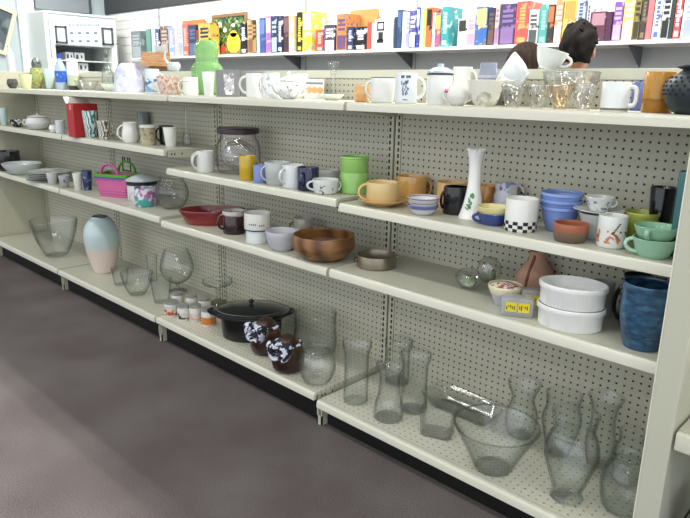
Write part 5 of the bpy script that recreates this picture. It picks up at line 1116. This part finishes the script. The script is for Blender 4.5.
# ---------------------------------------------------------------- two shoppers beyond the rack
def skin_mesh(name, verts, edges, radii, mat, sub=2, parent=None, loc=None, rot=None):
    me = bpy.data.meshes.new(name); me.from_pydata(verts, edges, []); o = bpy.data.objects.new(name, me); COL.objects.link(o)
    md = o.modifiers.new('skin', 'SKIN'); md.use_smooth_shade = True
    for i, r in enumerate(radii): me.skin_vertices[0].data[i].radius = r if isinstance(r, tuple) else (r, r)
    me.skin_vertices[0].data[0].use_root = True
    s = o.modifiers.new('sub', 'SUBSURF'); s.levels = sub; s.render_levels = sub
    dg = bpy.context.evaluated_depsgraph_get(); ev = o.evaluated_get(dg); m2 = bpy.data.meshes.new_from_object(ev)
    o.modifiers.clear(); o.data = m2; m2.name = name; m2.materials.clear(); m2.materials.append(mat)
    for p in m2.polygons: p.use_smooth = True
    if parent: o.parent = parent
    if loc is not None: o.location = loc
    if rot is not None: o.rotation_euler = rot
    return o
skin_c = pattern('b98f77', ['b08670', 'c49a82'], 12, .5, rough=.5)
def person(loc, yaw, height, label, shirt, trousers, hair, bow=0.0, bun=True, seed=1):
    """facing local +Y; standing, looking at the shelf, hands lifted to hold a book edge"""
    s = height/1.70
    root = empty('person', loc, label, 'person', rotz=yaw); root.scale = (s, s, s)
    V_ = [(0, 0, .95), (0, 0, 1.12), (0, -.01, 1.28), (0, -.01, 1.40), (0, 0, 1.46), (0, .0+bow*.03, 1.50),
          (.17, -.01, 1.375), (.205, -.01, 1.12), (.17, .17, 1.05), (.15, .25, 1.06),
          (-.17, -.01, 1.375), (-.205, -.01, 1.12), (-.17, .17, 1.05), (-.15, .25, 1.06),
          (.09, 0, .88), (.10, .01, .5), (.10, -.01, .09), (.11, .12, .035),
          (-.09, 0, .88), (-.10, .01, .5), (-.10, -.01, .09), (-.11, .12, .035)]
    E_ = [(0, 1), (1, 2), (2, 3), (3, 4), (4, 5), (3, 6), (6, 7), (7, 8), (8, 9), (3, 10), (10, 11), (11, 12), (12, 13), (0, 14), (14, 15), (15, 16), (16, 17), (0, 18), (18, 19), (19, 20), (20, 21)]
    R_ = [(.15, .11), (.125, .095), (.145, .1), (.10, .075), (.052, .052), (.05, .05)] + [.058, .045, .034, .026]*2 + [.085, .058, .04, .033]*2
    body = skin_mesh('body', V_, E_, R_, skin_c, 2, root)
    # head, ears, nose and fingers joined into the same body mesh
    bm = bmesh.new(); bm.from_mesh(body.data)
    hb = bmesh.new(); bmesh.ops.create_uvsphere(hb, u_segments=28, v_segments=20, radius=1)
    for v in hb.verts:
        x, y, z = v.co; w = .074*(1-.18*max(0, -z)); dpt = .098*(1-.12*max(0, -z))
        v.co = Vector((x*w, y*dpt + (.012 if z < 0 else 0)*(-z), z*.118))
        if y > .5: v.co.y -= .006*max(0, z)            # flatter brow
        if y > .8 and abs(x) < .25 and -.45 < z < .05: v.co.y += .016*(1-abs(x)/.25)*(1-abs(z+.22)/.3 if abs(z+.22) < .3 else 0)  # nose
        if y > .75 and .12 < abs(x) < .5 and -.02 < z < .2: v.co.y -= .008   # eye hollows
        if y > .8 and abs(x) < .3 and -.62 < z < -.5: v.co.y += .004
    for sx in (-1, 1):
        bmesh.ops.create_uvsphere(hb, u_segments=10, v_segments=8, radius=1, matrix=Matrix.Translation((sx*.076, -.008, -.012)) @ Matrix.Rotation(sx*.35, 4, 'Z') @ Matrix.Diagonal((.008, .019, .031, 1)))
    bmesh.ops.transform(hb, matrix=Matrix.Translation((0, .012+bow*.05, 1.585-bow*.02)) @ Matrix.Rotation(-bow, 4, 'X'), verts=hb.verts)
    tm = bpy.data.meshes.new('tmp'); hb.to_mesh(tm); hb.free(); bm.from_mesh(tm)
    for sx in (-1, 1):
        fb = bmesh.new()
        for k in range(4): x = sx*.15+(k-1.5)*.016; ln = (.05, .062, .058, .045)[k]; tube(fb, [(x, .25, 1.06), (x, .25+ln*.7, 1.058), (x, .25+ln, 1.035)], [.009, .008, .006])
        tube(fb, [(sx*.15-sx*.02, .235, 1.065), (sx*.15-sx*.045, .26, 1.075), (sx*.15-sx*.045, .29, 1.07)], [.011, .009, .007])
        fb.to_mesh(tm); fb.free(); bm.from_mesh(tm)
    bmesh.ops.recalc_face_normals(bm, faces=bm.faces); bm.to_mesh(body.data); bm.free(); bpy.data.meshes.remove(tm)
    for p in body.data.polygons: p.use_smooth = True
    HM = Matrix.Translation((0, .012+bow*.05, 1.585-bow*.02)) @ Matrix.Rotation(-bow, 4, 'X')
    eb = bmesh.new()
    for sx in (-1, 1): bmesh.ops.create_uvsphere(eb, u_segments=10, v_segments=8, radius=.0115, matrix=HM @ Matrix.Translation((sx*.03, .083, .012)))
    link('eyes', eb, plain('e6e4e0', .3), root)
    eb = bmesh.new(); box(eb, -.022, .022, .094, .1, -.066, -.060, bev=.002, M=HM); link('mouth', eb, plain('95584f', .5), root)
    sh = skin_mesh('shirt', [(0, 0, .93), (0, 0, 1.12), (0, -.01, 1.28), (0, -.01, 1.395), (0, -.004, 1.425), (.175, -.01, 1.37), (.208, -.01, 1.2), (-.175, -.01, 1.37), (-.208, -.01, 1.2)], [(0, 1), (1, 2), (2, 3), (3, 4), (3, 5), (5, 6), (3, 7), (7, 8)],
              [(.168, .128), (.145, .115), (.162, .118), (.118, .092), (.07, .07), .074, .066, .074, .066], shirt, 2, root)
    skin_mesh('trousers', [(0, 0, .93), (.09, 0, .86), (.10, .01, .5), (.10, -.01, .08), (-.09, 0, .86), (-.10, .01, .5), (-.10, -.01, .08)], [(0, 1), (1, 2), (2, 3), (0, 4), (4, 5), (5, 6)], [(.162, .122), .1, .072, .06, .1, .072, .06], trousers, 2, root)
    for sx in (-1, 1):
        bm = bmesh.new(); bmesh.ops.create_uvsphere(bm, u_segments=14, v_segments=10, radius=1, matrix=Matrix.Translation((sx*.108, .05, .0385)) @ Matrix.Diagonal((.052, .13, .038, 1))); link('shoe', bm, plain('2c2a2a', .5), root)
    hm, nt, b_ = new_mat('hair_'+str(seed)); L = nt.links.new; v = coords(nt, (60, 60, 12)); n = nt.nodes.new('ShaderNodeTexNoise'); n.inputs['Scale'].default_value = 1; n.inputs['Detail'].default_value = 5; L(v, n.inputs['Vector'])
    cr2 = nt.nodes.new('ShaderNodeValToRGB'); c0 = lin(hair); cr2.color_ramp.elements[0].position = .3; cr2.color_ramp.elements[0].color = tuple(q*.35 for q in c0[:3])+(1,); cr2.color_ramp.elements[1].position = .75; cr2.color_ramp.elements[1].color = tuple(min(1, q*1.05) for q in c0[:3])+(1,)
    L(n.outputs['Fac'], cr2.inputs[0]); L(cr2.outputs[0], b_.inputs['Base Color']); b_.inputs['Roughness'].default_value = .7; b_.inputs['Specular IOR Level'].default_value = .15
    bp = nt.nodes.new('ShaderNodeBump'); bp.inputs['Strength'].default_value = .8; bp.inputs['Distance'].default_value = .006; L(n.outputs['Fac'], bp.inputs['Height']); L(bp.outputs[0], b_.inputs['Normal'])
    bm = bmesh.new(); bmesh.ops.create_uvsphere(bm, u_segments=40, v_segments=28, radius=1); rg = random.Random(seed)
    ph = [Vector((rg.uniform(-1, 1), rg.uniform(-1, 1), rg.uniform(-1, 1)))*(15 if bun else 7) for _ in range(9)]
    dele = []
    for v in bm.verts:
        d = v.co.copy(); rough = sum(math.sin(d.dot(p)+i) for i, p in enumerate(ph))/9
        face = d.y > .42 and d.z < .55 + .2*d.y
        nape = d.z < (-.62 if bun else -.98)
        earc = abs(d.x) > .72 and -.55 < d.z < .12 and -.3 < d.y < .42 and bun
        if face or nape or earc: dele.append(v)
        am = .16 if bun else .025
        k = 1+am*rough
        if bun: v.co = Vector((d.x*(.092+.012*max(0, d.z))*k, d.y*.114*k-.012, d.z*.135*k+.012*max(0, d.z)))
        else: v.co = Vector((d.x*(.1+.018*max(0, -d.z))*k, d.y*.126*k-.012, d.z*(.13 if d.z > 0 else .15)*k))
    bmesh.ops.delete(bm, geom=dele, context='VERTS')
    bmesh.ops.solidify(bm, geom=bm.faces[:], thickness=.006)
    if bun:
        for i in range(30):
            th = rg.uniform(0, 2*PI); e = rg.uniform(.2, 1.2); d = Vector((math.cos(th)*math.cos(e), math.sin(th)*math.cos(e)*1.0-.25, math.sin(e))).normalized()
            p0 = Vector((d.x*.084, d.y*.104-.008, d.z*.13)); t_ = Vector((rg.uniform(-1, 1), rg.uniform(-1, 1), rg.uniform(-.6, .6)))*.03
            tube(bm, [p0, p0*1.05+t_*.5, p0*1.0+t_*1.0], [.010, .009, .003], 6)
    bmesh.ops.transform(bm, matrix=HM, verts=bm.verts)
    link('hair', bm, hm, root)
    return root
def stand(px, ytop, y, ang, lab, shirt, tr, hair, bow, bun, seed, extra=.0):
    P = on(1, y, px, ytop); h = P.z/ (1.72/1.70) + extra
    return person(Vector((P.x, y, 0)), ang, h, lab, shirt, tr, hair, bow, bun, seed)
stand(581, 22, 1.15, .25, 'person with tousled dark hair seen from behind, looking at the wall books', pattern('d9cfae', ['cbbf9a', 'e3dcc2'], 9, .5, rough=.8), plain('39415a', .8), '1c1513', .08, True, 3)
stand(525, 40, 1.5, -.55, 'person with smooth brown hair bowed beneath the red book', bands([(0, '8b92a8'), (.98, '8b92a8'), (1.0, 'c5c8d2'), (1.03, '8b92a8'), (1.06, 'c5c8d2'), (1.09, '8b92a8'), (1.13, 'c5c8d2'), (1.17, '8b92a8'), (1.22, 'c5c8d2'), (1.27, '8b92a8'), (1.33, 'c5c8d2')], rough=.8), plain('2c2e34', .8), '33271f', .35, False, 5)
# ---------------------------------------------------------------- light
def strip(x, y, z, lx, ly, power, col=(1, .98, .93)):
    ld = bpy.data.lights.new('ceiling_tube', 'AREA'); ld.shape = 'RECTANGLE'; ld.size = lx; ld.size_y = ly; ld.energy = power; ld.color = col
    o = bpy.data.objects.new('ceiling_tube', ld); COL.objects.link(o); o.location = (x, y, z); return o
for x in (-4.6, -2.2, .2, 2.6, 4.8):
    for y, p in ((-1.55, 17), (-2.9, 9), (-4.4, 13)):
        for dy in (-.07, .07): strip(x, y+dy*.8, 3.2, 1.2, .07, p/2)
for x in (-5.4, -3.4, -1.4, .6, 2.6):
    for dy in (-.07, .07): strip(x, 1.0+dy, 3.2, 1.2, .05, 30 if x < -5 else 38)
w = bpy.data.worlds.new('world'); SC.world = w; w.use_nodes = True
w.node_tree.nodes['Background'].inputs[0].default_value = (.86, .93, 1, 1); w.node_tree.nodes['Background'].inputs[1].default_value = 1.4
SC.view_settings.view_transform = 'Standard'; SC.view_settings.look = 'None'; SC.view_settings.exposure = 0.12; SC.view_settings.gamma = 1.0
SC.view_settings.use_curve_mapping = False
SC.cycles.transparent_max_bounces = 48; SC.cycles.max_bounces = 8; SC.cycles.diffuse_bounces = 3; SC.cycles.glossy_bounces = 3
SC.cycles.sample_clamp_indirect = 8; SC.cycles.caustics_reflective = False; SC.cycles.caustics_refractive = False
bpy.context.view_layer.update()
